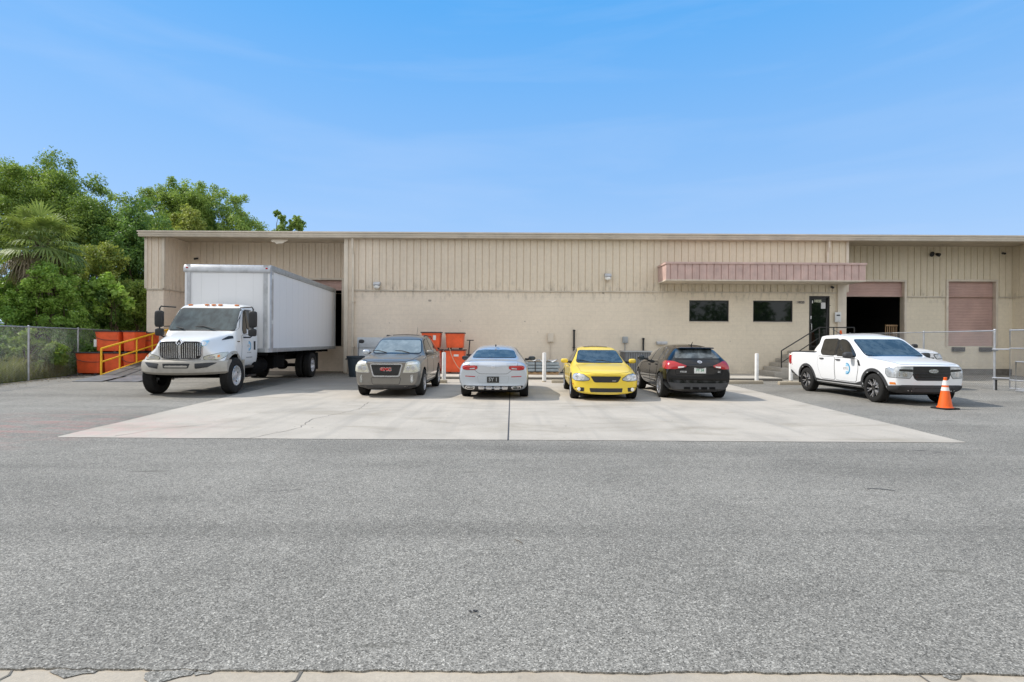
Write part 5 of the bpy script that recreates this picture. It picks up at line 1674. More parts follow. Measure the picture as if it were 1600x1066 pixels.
    # grille: chrome surround, dark mouth, upright bars, diamond badge
    mouth = rpoly([(-.53, 1.40), (-.44, 1.435), (-.12, 1.435), (0, 1.36), (.12, 1.435), (.44, 1.435), (.53, 1.40), (.515, 1.06), (.45, .985), (-.45, .985), (-.515, 1.06)], .03)
    P('grille', mouth, 'F', M['black'], off=.016, gap=(M['chrome'], .042), step=.06)
    gb = MB()
    for k in range(20):
        y = -.503 + .053 * k
        zt = 1.40 if abs(y) > .14 else 1.33 + abs(y) * .45
        zb = 1.005 if abs(y) < .44 else 1.06
        q = c.bvh.ray_cast(Vector((9, y, 1.2)), Vector((-1, 0, 0)), 20)[0]
        q2 = c.bvh.ray_cast(Vector((9, y, zt)), Vector((-1, 0, 0)), 20)[0]
        gb.tube([(q.x + .03, y, zb), (q.x + .04, y, 1.2), (q2.x + .03, y, zt)], .0125, 6)
    gb.build('grille_bars', M['chrome'], c.root)
    P('grille_bar', [(-.035, 1.36), (.035, 1.36), (.028, 1.0), (-.028, 1.0)], 'F', M['chrome'], off=.04, t=.02)
    em = P('emblem', [(-.085, 1.40), (0, 1.485), (.085, 1.40), (0, 1.315)], 'F', M['chrome'], off=.055, t=.05)
    P('emblem_face', [(-.060, 1.40), (0, 1.46), (.060, 1.40), (0, 1.34)], 'F', M['frame'], off=.060, t=.02, parent=em)
    P('hood_sticker', rpoly([(.52, 1.46), (.64, 1.47), (.62, 1.32), (.53, 1.33)], .03), 'F', M['lightblue'], off=.008)
    # bumper
    bu = MB()
    n = 15
    secs = [(.56, .16), (.62, .05), (.78, .02), (.91, .06), (.955, .16)]
    vs = []; fs = []
    for i in range(n):
        y = -1.10 + 2.20 * i / (n - 1)
        bow = .42 * abs(y / 1.10) ** 2.8
        for (z, dx) in secs:
            k = abs(y / 1.10)
            vs.append((X(dx + bow), y, z + (.03 * k * k if z < .7 else 0)))
        vs.append((X(.40 + bow * .8), y, .955)); vs.append((X(.40 + bow * .8), y, .62))
    m_ = len(secs) + 2
    for i in range(n - 1):
        for j in range(m_): fs.append((i * m_ + j, i * m_ + (j + 1) % m_, (i + 1) * m_ + (j + 1) % m_, (i + 1) * m_ + j))
    fs += [tuple(range(m_)), tuple((n - 1) * m_ + j for j in range(m_))]
    bu.add(vs, fs)
    bo = bu.build('front_bumper', M['bumpergrey'], c.root, angle=40)
    bvh = BVHTree.FromPolygons([v.co.copy() for v in bo.data.vertices], [tuple(p.vertices) for p in bo.data.polygons])
    for s_ in (1, -1):
        P('bumper_slot', rpoly([(s_ * .45, .865), (s_ * .80, .89), (s_ * .92, .885), (s_ * .74, .77), (s_ * .47, .73)], .02), 'F', M['black'], off=.008, parent=bo, bvh=bvh, step=.05)
    P('bumper_slot', rpoly([(-.34, .865), (.34, .865), (.31, .745), (-.31, .745)], .02), 'F', M['black'], off=.008, parent=bo, bvh=bvh)
    for y in (-.09, .09):
        P('tow_hook', rpoly([(y - .05, .985), (y + .05, .985), (y + .05, .955), (y - .05, .955)], .008), 'F', M['lens'], off=.03, bvh=bvh)
    # cab marker lamps and visor
    for y in (-.19, 0, .19, .66, -.66):
        q = c.bvh.ray_cast(Vector((X(2.04), y, 5)), Vector((0, 0, -1)), 10)[0]
        mb = MB(); mb.blob((q.x, y, q.z + .012), (.09, .13, .05), 3); mb.build('marker_light', M['amber'], c.root)
    mb = MB()
    for y in (-.5, .35): mb.tube([(X(1.36), y, 1.80), (X(1.46), y - .35, 1.87), (X(1.48), y - .6, 1.86)], .014, 6)
    mb.build('wiper', M['black'], c.root)
    # cargo box
    bx0, bx1, hw, z0, z1 = 2.88, 10.65, 1.30, 1.10, 3.845
    mb = MB(); mb.bx(X(bx0 + .02), X(bx1 - .02), -hw + .02, hw - .02, z0 + .12, z1 - .05)
    cb = mb.build('cargo_box', M['boxwhite'], c.root, angle=0)
    fr = MB()
    for s_ in (1, -1):                                  # front corner posts
        fr = MB()
        vs = []; fs = []
        prof = [(bx0 + .27, s_ * (hw + .006)), (bx0 + .12, s_ * (hw + .006)), (bx0 + .03, s_ * (hw - .05)), (bx0 - .006, s_ * (hw - .14)), (bx0 - .006, s_ * (hw - .20))]
        for z in (z0, z1 - .02): vs += [(X(a), b, z) for a, b in prof]
        k = len(prof)
        fs = [(i, i + 1, k + i + 1, k + i) for i in range(k - 1)]
        fr.add(vs, fs)
        fr.build('corner_post', M['steel'], cb, angle=30)
    fr = MB()
    fr.prism([(X(bx0 - .02), z1 - .26), (X(bx0 - .02), z1 - .12), (X(bx0 + .04), z1 - .03), (X(bx0 + .14), z1), (X(bx0 + .14), z1 - .05), (X(bx0 + .03), z1 - .27)], 'y', -hw - .012, hw + .012)
    fr.build('front_cap', M['steel'], cb, bevel=.02)
    fr = MB()
    for s_ in (1, -1):
        fr.bx(X(bx0 + .14), X(bx1), s_ * (hw - .04), s_ * (hw + .010), z1 - .19, z1 - .005)
    fr.build('top_rail', M['greymetal'], cb, bevel=.02)
    fr = MB()
    for s_ in (1, -1): fr.bx(X(bx0 + .27), X(bx1), s_ * (hw - .03), s_ * (hw + .010), z0, z0 + .13)
    fr.bx(X(bx0 + .02), X(bx0 - .01), -hw + .15, hw - .15, z0, z0 + .12)
    fr.build('bottom_rail', M['greymetal'], cb, bevel=.008)
    fr = MB(); fr.bx(X(bx0 + .10), X(bx1 - .01), -hw + .03, hw - .03, z1 - .03, z1 - .008)
    fr.build('box_roof', M['boxwhite'], cb)
    fr = MB()
    for s_ in (1, -1): fr.bx(X(bx1 - .10), X(bx1 + .005), s_ * (hw - .06), s_ * (hw + .014), z0, z1 - .02)
    fr.bx(X(bx1 - .04), X(bx1 + .006), -hw + .06, hw - .06, z1 - .22, z1 - .02)
    fr.build('rear_frame', M['greymetal'], cb)
    for s_ in (1, -1):                                  # reflective squares on the corner posts
        for z in (3.48, 2.05):
            fr = MB(); fr.bx(X(bx0 + .13), X(bx0 + .25), s_ * (hw + .004), s_ * (hw + .012), z - .06, z + .06); fr.build('marker_sticker', M['paper'], cb)
            if z > 3: fr2 = MB(); fr2.blob((X(bx0 - .02), s_ * (hw - .10), 3.72), (.03, .07, .05), 3); fr2.build('clearance_lamp', M['redlens'], cb)
    # panel seams on the sides
    for s_ in (1, -1):
        fr = MB()
        for k in range(1, 13):
            xx = bx0 + .27 + k * .61
            if xx < bx1 - .15: fr.bx(X(xx), X(xx + .006), s_ * (hw - .021), s_ * (hw - .0185), z0 + .13, z1 - .19)
        fr.build('panel_seams', M['seam'], cb, angle=0)
    fr = MB()
    for y in (-.78, -.26, .26, .78): fr.bx(X(bx0 + .0185), X(bx0 + .021), y - .003, y + .003, z0 + .13, z1 - .27)
    fr.build('panel_seams', M['seam'], cb, angle=0)
    # chassis
    ch = MB()
    for s_ in (1, -1): ch.bx(X(.5), X(10.4), s_ * .38, s_ * .48, .74, 1.0)
    for k in range(9): ch.bx(X(2.9 + k * .85), X(2.98 + k * .85), -1.2, 1.2, 1.0, 1.10)
    ch.build('chassis', M['well'], c.root)
    for sd, sg in (('L', 1), ('R', -1)):
        mb = MB()
        mb.lathe([(0, -.55), (.24, -.55), (.26, -.51), (.26, .51), (.24, .55), (0, .55)], 24, c=(X(3.0), sg * .74, .68), axis='x')
        mb.build('fuel_tank', M['well'], c.root)
        mb = MB(); mb.bx(X(1.74), X(2.36), sg * .78, sg * 1.10, .40, .46); mb.bx(X(1.74), X(2.36), sg * .86, sg * 1.02, .66, .72); mb.build('cab_step', M['frame'], c.root, bevel=.008)
        mb = MB(); mb.bx(X(3.9), X(4.9), sg * .62, sg * 1.05, .55, .98); mb.build('tool_box', M['well'], c.root, bevel=.015)
        c.wheel(1.0, 1.13, sd, .50, .27, .29, 'truck', M['rimwhite'])
        c.wheel(7.65, 1.21, sd, .50, .26, .29, 'dually', M['alloy'])
        c.wheel(7.65, .90, sd, .50, .26, .29, 'dually', M['alloy'])
        mb = MB(); mb.bx(X(8.32), X(8.35), sg * .62, sg * 1.20, .30, .98); mb.build('mud_flap', M['black'], c.root)
    for xx in (1.0, 7.65):
        ax = MB(); ax.tube([(X(xx), -1.05, .5), (X(xx), 1.05, .5)], .07, 10)
        if xx > 2: ax.blob((X(xx), 0, .52), (.4, .42, .4), 2.4)
        ax.build('axle', M['well'], c.root)
    ax = MB(); ax.bx(X(.55), X(2.0), -.34, .34, .52, 1.1); ax.build('engine_pan', M['well'], c.root, bevel=.04)
    emblem(c, 'L', 2.06, 1.31, .14, 'ETG')
    for z, spans in ((1.10, [(1.93, 2.02), (2.05, 2.20)]), (.96, [(1.88, 2.0), (2.02, 2.12), (2.14, 2.30)])):
        for a, b in spans: P('door_lettering', [(a, z), (b, z), (b, z + .028), (a, z + .028)], 'L', M['greymetal'], off=.009, t=.003)
    return c


pickup()
white_suv()
taupe_suv()
silver_coupe()
yellow_sedan()
black_hatch()
box_truck()
# ---------------------------------------------------------------- traffic cones
def cone(loc, label, s=1.0, bands=True):
    e = empty('traffic_cone', loc, R(12), label, 'traffic cone')
    mb = MB()
    mb.prism(rpoly([(-.2, -.2), (.2, -.2), (.2, .2), (-.2, .2)], .05), 'z', 0, .035)
    mb.build('base', M['rubber'], e, bevel=.008)
    mb = MB()
    def r(z): return .145 - (z - .03) * (.145 - .032) / .67
    zs = [(.03, .42, 0), (.42, .50, 1), (.50, .545, 0), (.545, .655, 1), (.655, .70, 0)] if bands else [(.03, .70, 0)]
    mb.lathe([(.165, .03), (.16, .05), (r(.05), .055)], 28)
    for a, b, m in zs: mb.lathe([(r(max(a, .055)) + (.002 if m else 0), max(a, .055)), (r(b) + (.002 if m else 0), b)], 28, m=m)
    mb.lathe([(r(.70), .70), (r(.70) + .004, .715), (.028, .725), (.02, .715)], 28)
    mb.build('cone_body', [M['coneorange'], M['cone_white']], e, angle=30)
    e.scale = (s, s, s)
cone((9.94, 12.33, 0), 'orange traffic cone with two white bands in front of the pickup', 1.0)
cone((14.0, 22.9, 1.15), 'red orange traffic cone up on the stair landing behind the pickup roof', 1.22, False)

# ---------------------------------------------------------------- bollards and wheel stops
def bollard(x, y, label):
    e = empty('bollard', (x, y, 0), 0, label, 'bollard', 'white posts along the front of the stalls')
    mb = MB(); mb.lathe([(.072, -.05), (.070, 1.06), (.066, 1.075), (0, 1.085)], 20)
    mb.build('post', M['postwhite'], e)
    mb = MB(); mb.lathe([(.076, .0), (.078, .035), (.074, .05)], 20); mb.build('collar', M['stop'], e)
bollard(-2.44, 19.3, 'white post bollard between the taupe suv and the orange tubs')
bollard(1.19, 19.75, 'white post bollard between the silver coupe and the yellow sedan')
bollard(9.36, 20.55, 'white post bollard between the black hatchback and the stair')
bollard(10.72, 20.65, 'white post bollard right behind the tail of the white pickup')


def wheel_stop(x, y, label, L=1.8):
    e = empty('wheel_stop', (x, y, 0), 0, label, 'wheel stop', 'concrete wheel stops at the head of the stalls')
    mb = MB(); mb.prism([(-.09, 0), (.09, 0), (.07, .10), (.04, .125), (-.04, .125), (-.07, .10)], 'x', -L / 2, L / 2)
    mb.build('stop_block', M['stop'], e, bevel=.012)
    mb = MB()
    for q in (-.6, .6): mb.lathe([(.02, .12), (.02, .13), (0, .132)], 8, c=(q, 0, 0))
    mb.build('pin', M['frame'], e)
for x, y, l in [(-3.2, 18.95, 'concrete wheel stop behind the taupe suv'), (-.55, 19.5, 'concrete wheel stop in front of the silver coupe'),
                (2.35, 19.3, 'concrete wheel stop behind the yellow sedan'), (5.2, 19.6, 'concrete wheel stop ahead of the black hatchback'),
                (8.15, 19.45, 'concrete wheel stop on the walk side between hatchback and stair'), (10.4, 19.1, 'concrete wheel stop behind the tail of the white pickup')]:
    wheel_stop(x, y, l, 1.84)

# ---------------------------------------------------------------- orange tubs
def tub(loc, w, d, h, label, rz=0.0, cable=False, sticker=None, dark=True):
    e = empty('orange_tub', loc, rz, label, 'tub', 'orange plastic tubs')
    mb = MB()
    n = 0
    rings = []
    for (k, z, r) in ((.86, 0.0, .06), (.90, .05, .09), (.94, h * .45, .10), (.965, h * .80, .10), (1.0, h - .05, .10), (1.0, h, .10)):
        rings.append([(x, y, z) for x, y in rpoly([(-w / 2 * k, -d / 2 * k), (w / 2 * k, -d / 2 * k), (w / 2 * k, d / 2 * k), (-w / 2 * k, d / 2 * k)], r, 5)])
    k = len(rings[0]); vs = sum(rings, [])
    fs = [(i * k + j, i * k + (j + 1) % k, (i + 1) * k + (j + 1) % k, (i + 1) * k + j) for i in range(len(rings) - 1) for j in range(k)]
    fs += [tuple(reversed(range(k))), tuple((len(rings) - 1) * k + j for j in range(k))]
    mb.add(vs, fs)
    mb.build('tub_body', M['orange'], e, angle=40)
    mb = MB(); q = 1.09
    mb.prism(rpoly([(-w / 2 * q, -d / 2 * q), (w / 2 * q, -d / 2 * q), (w / 2 * q, d / 2 * q), (-w / 2 * q, d / 2 * q)], .08), 'z', h + .001, h + .045)
    mb.build('lid', M['clad'], e, bevel=.01)
    mb = MB()
    for s_ in (-1, 1): mb.bx(s_ * w * .30 - .05, s_ * w * .30 + .05, -d * .42, d * .42, -.06, .0)
    mb.build('skid', M['clad'], e)
    if cable:
        pts = [(-w / 2 * .97, -d / 2 * 1.0 - .012, h * .80), (-w * .35, -d / 2 - .02, h * .66), (-.1 * w, -d / 2 - .02, h * .58), (w * .25, -d / 2 - .02, h * .56), (w / 2, -d / 2 * .98, h * .57)]
        mb = MB(); mb.tube(pts, .011, 6); mb.build('cable', M['clad'], e)
    if sticker:
        mb = MB(); x, z, a, b = sticker; mb.bx(x - a, x + a, -d / 2 - .016, -d / 2 * .93, z - b, z + b); mb.build('tape', M['paper'], e, bevel=.004)
    return e
tub((-17.20, 22.15, .10), 1.0, .80, .80, 'orange tub on the ground nearest the fence, with a black cable across it', cable=True)
tub((-16.22, 22.15, .10), .68, .80, .80, 'middle orange tub of the ground row behind the yellow railing')
tub((-15.57, 22.2, .10), .5, .80, .80, 'orange tub of the ground row tight against the ramp', cable=True)
tub((-15.75, 23.2, .10), .72, .66, .80, 'orange tub on the ground against the corner pier of the warehouse')
tub((-16.42, 22.15, 1.00), .98, .80, .78, 'orange tub stacked on top nearest the fence, with a white tag', cable=True, sticker=(-.44, .32, .05, .15))
tub((-15.58, 22.2, 1.00), .5, .78, .78, 'orange tub stacked on top in the middle of the upper row')
tub((-15.75, 23.2, 1.00), .72, .66, .74, 'orange tub stacked on top against the corner pier', cable=True)
mb = MB(); mb.bx(-17.85, -15.32, 21.55, 23.6, .0, .035)
tag(mb.build('steel_mat', M['deck'], bevel=.01), 'dark steel mat on the ground beneath the left stack of orange tubs', 'mat')
tub((-2.42, 22.95, .18), .86, .80, .90, 'tall orange tub at the bottom of the stack right of the white bollard', sticker=(.08, .70, .1, .045))
tub((-2.42, 22.95, 1.20), .78, .72, .60, 'orange tub on top of the stack right of the white bollard')
tub((-3.42, 22.95, .18), .86, .80, .90, 'orange tub at the bottom of the stack hidden by the taupe suv')
tub((-3.42, 22.95, 1.20), .80, .72, .62, 'orange tub on top of the stack behind the taupe suv', sticker=(.16, .42, .06, .1))
mb = MB()
for x in (-2.75, -2.1): mb.bx(x - .05, x + .05, 22.55, 23.35, .11, .118)
tag(mb.build('runner_boards', M['wood'], bevel=.002), 'thin boards on the walk under the right stack of orange tubs', 'boards')
mb = MB(); mb.tube([(-2.62, 22.52, 1.20), (-2.55, 22.50, .95), (-2.42, 22.49, .65), (-2.28, 22.50, .42), (-2.10, 22.42, .25), (-1.95, 22.3, .14)], .016, 8)
tag(mb.build('hose', pmat('hose_peach', (.70, .42, .28), .5)), 'pale orange hose draped down the front of the right tub stack', 'hose')
mb = MB(); mb.tube([(-1.95, 23.5, .12), (-1.86, 23.7, 1.5)], .03, 6); mb.box((-1.82, 23.45, 1.52), (.30, .10, .04)); mb.box((-1.85, 23.45, .85), (.26, .14, .14))
tag(mb.build('hand_truck', M['clad'], bevel=.004), 'dark hand truck leaning on the wall right of the orange tubs', 'hand truck')

# ---------------------------------------------------------------- dock ramp
rp = empty('loading_ramp', (-15.27, 18.9, 0), 0, 'dark steel loading ramp with yellow guard rail rising into the dock', 'ramp')
Lr = 6.2
def rz_(y): return .10 + max(0, y - .9) * (1.08 / (Lr - .9))
mb = MB()
mb.prism([(.85, .08), (Lr, rz_(Lr) - .12), (Lr, rz_(Lr)), (.85, .12)], 'x', .0, 2.35)
mb.build('deck', M['deck'], rp)
for i, (a, b) in enumerate(((.02, 1.02), (1.22, 2.30))):
    mb = MB(); mb.prism([(-.25, .006), (.95, .135), (.95, .15), (-.25, .022)], 'x', a, b); mb.build('lip_plate', M['deckplate'], rp)
for x in (.03, 2.32):
    mb = MB()
    H = 1.0
    y0, y1 = 1.05, 5.75
    def pt(y, h): return (x, y, rz_(y) + h)
    mb.tube([pt(y0, H), pt(y1, H)], .036, 8); mb.tube([pt(y0, H * .50), pt(y1, H * .50)], .030, 8)
    for k in range(6):
        y = y0 + (y1 - y0) * k / 5
        mb.tube([pt(y, -.02), pt(y, H)], .034 if k in (0, 5) else .028, 8)
    mb.tube([pt(y0, .02), pt(y1, .02)], .03, 6)
    mb.build('guard_rail', M['yellowrail'], rp)
mb = MB()
for x in (.25, 2.1): mb.tube([(x, 3.9, .02), (x, 3.9, rz_(3.9) - .08)], .05, 8)
mb.build('leg', M['deck'], rp)

# ---------------------------------------------------------------- things by the wall
e = empty('trash_can', (-6.42, 22.1, 0), 0, 'slate blue trash can by the downspout, left of the taupe suv', 'trash can')
mb = MB(); mb.lathe([(.25, .0), (.27, .05), (.33, .74), (.36, .76), (.37, .84), (.345, .85), (.33, .80), (.25, .08), (0, .08)], 28); mb.build('can_body', M['binblue'], e)
mb = MB()
for s_ in (-1, 1): mb.box((s_ * .38, 0, .72), (.05, .14, .05))
mb.build('handle', M['binblue'], e, bevel=.01)
mb = MB(); mb.tube([(-.16, .12, .6), (-.20, .35, 1.38), (-.19, .36, 1.44)], .014, 6); mb.blob((-.08, .30, 1.45), (.24, .06, .16), 2.4)
o = mb.build('long_brush', M['clad']); o.location = (-6.22, 22.2, 0)
tag(o, 'dark long handled brush standing in the slate blue trash can', 'brush')
e = empty('panel_unit', (-5.85, 23.3, .0), 0, 'white boxy panel unit against the wall behind the taupe suv', 'panel unit')
mb = MB(); mb.bx(-.72, .9, -.40, .42, .05, 1.16); mb.build('cabinet', M['sheetwhite'], e, bevel=.02)
mb = MB(); mb.bx(-.74, .92, -.42, .43, 1.175, 1.62); mb.build('upper_panel', M['sheetwhite'], e, bevel=.02)
# strapped grey bundle on a pallet
e = empty('strapped_bundle', (1.32, 22.75, .11), 0, 'grey sheet bundle strapped on a wooden pallet by the wall, left of the yellow sedan', 'bundle')
r = random.Random(9)
for k in range(3):
    mb = MB(); mb.bx(-.72 + r.uniform(-.03, .03), .66 + r.uniform(-.08, .05), -.45, .45, .13 + k * .135, .245 + k * .135)
    mb.build('layer', M['bluegrey'], e, bevel=.02)
mb = MB()
for x in (-.35, .1): mb.bx(x - .02, x + .02, -.458, .458, .12, .55)
mb.build('strap', M['clad'], e)
mb = MB()
pts = []
n = 12
vs = []
for i in range(n + 1):
    for j in range(7):
        x = -.72 + 1.30 * i / n; y = -.46 + .92 * j / 6
        vs.append((x, y, .58 + .055 * math.sin(i * 1.7 + j) * math.cos(j * 1.3) + .03 * math.sin(i * .6)))
mb.add(vs, [(i * 7 + j, (i + 1) * 7 + j, (i + 1) * 7 + j + 1, i * 7 + j + 1) for i in range(n) for j in range(6)])
mb.build('plastic_wrap', M['sheetwhite'], e)
mb = MB()
for y in (-.42, 0, .42): mb.bx(-.70, .62, y - .05, y + .05, 0, .085)
for k in range(6): x = -.62 + .24 * k; mb.bx(x - .06, x + .06, -.47, .47, .087, .107)
mb.build('pallet', M['wood'], e)
# small scraps right of the bundle
mb = MB(); mb.tube([(2.15, 23.3, .13), (2.40, 23.55, .55)], .02, 6); mb.tube([(2.32, 23.2, .13), (2.45, 23.5, .40)], .02, 6); mb.box((2.35, 23.35, .15), (.5, .12, .05))
tag(mb.build('scrap_metal', M['clad']), 'dark metal scraps leaning on the wall between the bundle and the yellow sedan', 'scrap')
# condenser
e = empty('air_conditioner', (5.30, 23.1, .11), 0, 'dark grey air conditioner condenser against the wall behind the yellow sedan', 'air conditioner')
mb = MB(); mb.bx(-.56, .56, -.50, .50, .04, .94); mb.build('coil_box', M['condenser'], e, bevel=.02)
mb = MB(); mb.bx(-.60, .60, -.54, .54, .945, 1.0); mb.build('top_cover', M['greymetal'], e, bevel=.015)
mb = MB()
for k in range(15):
    x = -.50 + k * .0714
    mb.bx(x - .006, x + .006, -.525, -.505, .07, .93)
mb.build('guard_bars', M['greymetal'], e)
mb = MB(); mb.bx(-.62, .62, -.56, .56, 0, .04); mb.build('base_pad', M['stop'], e)
# wooden frames inside the open dock
for i, x in enumerate((17.90, 18.12, 18.34)):
    e = empty('wooden_frame', (x, YR + .12 + .05 * i, 1.2), R(3 * i), ['wooden slatted frame standing in the open dock, nearest its middle', 'wooden slatted frame standing in the open dock between two others', 'wooden slatted frame standing at the right jamb of the open dock'][i], 'wooden frame', 'slatted frames in the open dock')
    mb = MB()
    for q in (0, .09, .18): mb.box((q, .02 * q, .60), (.03, .03, 1.18))
    mb.build('slats', M['wood'], e, bevel=.004)
    mb = MB(); mb.box((.09, -.03, 1.14), (.22, .03, .06)); mb.box((.09, -.03, .12), (.22, .03, .06)); mb.build('crossbars', M['wood'], e, bevel=.004)
# vague stock deep in the dark dock
for i, (x, y, w_, h_) in enumerate([(15.6, YR + 2.6, .7, .62), (16.45, YR + 3.3, .6, .5), (17.1, YR + 2.9, .5, .42)]):
    mb = MB(); mb.box((0, 0, h_ / 2), (w_, .6, h_)); mb.box((0, 0, h_ + .012), (w_ + .03, .63, .02))
    o = mb.build('carton', M['binblue'] if i != 1 else M['wood'], None, (x, y, 1.2), bevel=.01)
    tag(o, ['dark bin on the floor of the open dock, nearest its left jamb', 'brown carton on the dim floor of the open dock', 'small dark bin deep in the open dock beside the wooden frames'][i], 'bin' if i != 1 else 'carton')
# litter on the asphalt
r = random.Random(5)
for i, (x, y, s_, l) in enumerate([(-.205, 2.97, .018, 'small black curled scrap on the asphalt near the camera'), (-.165, 2.92, .010, 'tiny black crumb beside the curled scrap')]):
    mb = MB()
    for k in range(4): mb.blob((r.uniform(-s_, s_), r.uniform(-s_ * .5, s_ * .5), s_ * .3), (s_ * r.uniform(.6, 1.2), s_ * .5, s_ * .5), 2, 8, 5)
    tag(mb.build('litter', M['ink'], None, (x, y, .002)), l, 'litter')
mb = MB(); mb.tube([(0, 0, 0), (.03, -.04, .004), (.055, -.085, .002)], .0025, 5)
tag(mb.build('twig', M['bark'], None, (.03, 4.05, .006)), 'thin dark twig lying on the asphalt in the middle of the lane', 'twig')
# ---------------------------------------------------------------- foliage
def leaves(name, P, N, size, tint, m, parent, aspect=.55, seed=0):
    """one mesh of many small folded leaves; P points, N facing, size length"""
    g = np.random.default_rng(seed)
    n = len(P)
    N = N / np.maximum(1e-6, np.linalg.norm(N, axis=1, keepdims=True))
    t = g.normal(size=(n, 3)); t -= N * np.sum(t * N, axis=1, keepdims=True); t /= np.maximum(1e-6, np.linalg.norm(t, axis=1, keepdims=True))
    b = np.cross(N, t)
    L = size[:, None]; W = L * aspect
    V = np.empty((n, 4, 3))
    V[:, 0] = P - t * L * .5
    V[:, 1] = P + b * W * .5 + N * L * .08
    V[:, 2] = P + t * L * .5 - N * L * .12
    V[:, 3] = P - b * W * .5 + N * L * .08
    me = bpy.data.meshes.new(name)
    me.vertices.add(n * 4); me.loops.add(n * 4); me.polygons.add(n)
    me.vertices.foreach_set('co', V.reshape(-1))
    me.loops.foreach_set('vertex_index', np.arange(n * 4, dtype=np.int32))
    me.polygons.foreach_set('loop_start', np.arange(0, n * 4, 4, dtype=np.int32))
    me.polygons.foreach_set('loop_total', np.full(n, 4, dtype=np.int32))
    me.update()
    a = me.attributes.new('tint', 'FLOAT', 'FACE'); a.data.foreach_set('value', np.clip(tint, 0, 1).astype(np.float32))
    me.materials.append(m)
    return link_mesh(name, me, parent)


def clump_points(c, r, n, g, shell=.55):
    d = g.normal(size=(n, 3)); d /= np.linalg.norm(d, axis=1, keepdims=True)
    q = g.random(n) ** shell
    P = np.array(c) + d * q[:, None] * np.array(r)
    return P, d


def crown(root, env, k, n, m, lsize, seed, sub=(.9, 1.5), low=-.55, name='crown', tintc=.45, flat=1.0):
    """env: list of (centre, radii) ellipsoids; k clumps on and in them, n leaves per clump. returns clump centres"""
    g = np.random.default_rng(seed)
    Ps, Ns, Ts = [], [], []
    cents = []
    vol = np.array([e[1][0] * e[1][1] * e[1][2] for e in env]) ** .66; vol /= vol.sum()
    for i in range(k):
        e = env[g.choice(len(env), p=vol)]
        while True:
            d = g.normal(size=3); d /= np.linalg.norm(d)
            if d[2] > low: break
        q = .45 + .55 * g.random() ** .45
        c = np.array(e[0]) + d * q * np.array(e[1])
        rr = g.uniform(*sub)
        cents.append((c, rr))
        nn = int(n * (rr / np.mean(sub)) ** 1.6)
        # ragged: each clump is a handful of sprays
        tb = tintc + g.normal() * .17
        for s_ in range(6):
            dd = g.normal(size=3); dd /= np.linalg.norm(dd); dd[2] = abs(dd[2]) if g.random() < .3 else dd[2]
            cc = c + dd * rr * g.uniform(.25, .95)
            rad = rr * g.uniform(.28, .55)
            P, N = clump_points(cc, (rad, rad, rad * flat), nn // 6, g, .5)
            Ps.append(P); Ns.append(N * .7 + np.array([0, 0, .30]) + g.normal(size=P.shape) * .65)
            Ts.append(np.full(len(P), tb) + g.normal(size=len(P)) * .13)
    P = np.concatenate(Ps); N = np.concatenate(Ns); T = np.concatenate(Ts)
    size = lsize * g.uniform(.6, 1.35, len(P))
    P = P - np.array(root.location)
    leaves(name, P, N, size, T, m, root, .6, seed + 1)
    return cents


def trunk(root, base, cents, r0, h, seed, nb=9):
    rr = random.Random(seed)
    mb = MB()
    o = Vector(root.location)
    b = Vector(base) - o
    top = b + Vector((rr.uniform(-.5, .5), rr.uniform(-.5, .5), h))
    mids = [b.lerp(top, t) + Vector((rr.uniform(-.12, .12), rr.uniform(-.12, .12), 0)) * (1 if 0 < t < 1 else 0) for t in (0, .25, .5, .75, 1)]
    mb.tube(mids, [r0 * 1.35, r0, r0 * .9, r0 * .8, r0 * .6], 10)
    for c, _ in rr.sample(cents, min(nb, len(cents))):
        e = Vector(c) - o
        s = mids[rr.choice((2, 3, 4))]
        m1 = s.lerp(e, .45) + Vector((rr.uniform(-.3, .3), rr.uniform(-.3, .3), rr.uniform(.1, .6)))
        m2 = s.lerp(e, .75) + Vector((rr.uniform(-.2, .2), rr.uniform(-.2, .2), rr.uniform(0, .3)))
        mb.tube([s, m1, m2, e], [r0 * .42, r0 * .28, r0 * .16, r0 * .05], 6)
    mb.build('trunk', M['bark'], root)


def tree(label, base, env, k, n, m, lsize, seed, r0=.22, h=3.0, sub=(.9, 1.5), group=None, cat='tree', name='tree', low=-.55, tintc=.45, nb=9, flat=.95):
    root = empty(name, base, 0, label, cat, group)
    cents = crown(root, env, k, n, m, lsize, seed, sub, low, tintc=tintc, flat=flat)
    trunk(root, base, cents, r0, h, seed, nb)
    return root


G = 'trees and shrubs left of the warehouse'
tree('large spreading oak, tallest crown at the left, behind the palm', (-27.5, 32, 0), [((-26.2, 31.5, 8.3), (3.6, 2.6, 3.4)), ((-29.5, 32, 8.0), (3.4, 2.6, 3.6)), ((-23.8, 31.5, 6.6), (2.0, 2.2, 3.2))], 125, 1000, M['leafoak'], .122, 11, .34, 5.5, (.8, 1.45), G)
tree('broad oak whose rounded crown shows above the roof corner of the truck dock', (-24.6, 43, 0), [((-26.6, 42.5, 9.4), (3.3, 2.8, 4.1)), ((-23.6, 42.5, 9.6), (3.0, 2.8, 3.4)), ((-21.6, 42.5, 8.8), (2.0, 2.2, 3.0))], 115, 860, M['leafoak'], .15, 12, .34, 6, (.9, 1.5), G, tintc=.5)
tree('small sparse tree standing apart above the warehouse roof line', (-20.9, 48, 0), [((-20.9, 48, 10.9), (1.4, 1.2, 2.0)), ((-19.9, 48, 11.9), (1.1, .8, .8)), ((-22.4, 48, 10.2), (1.0, .9, 1.2))], 30, 230, M['leafoak'], .22, 13, .16, 9, (.35, .75), G)
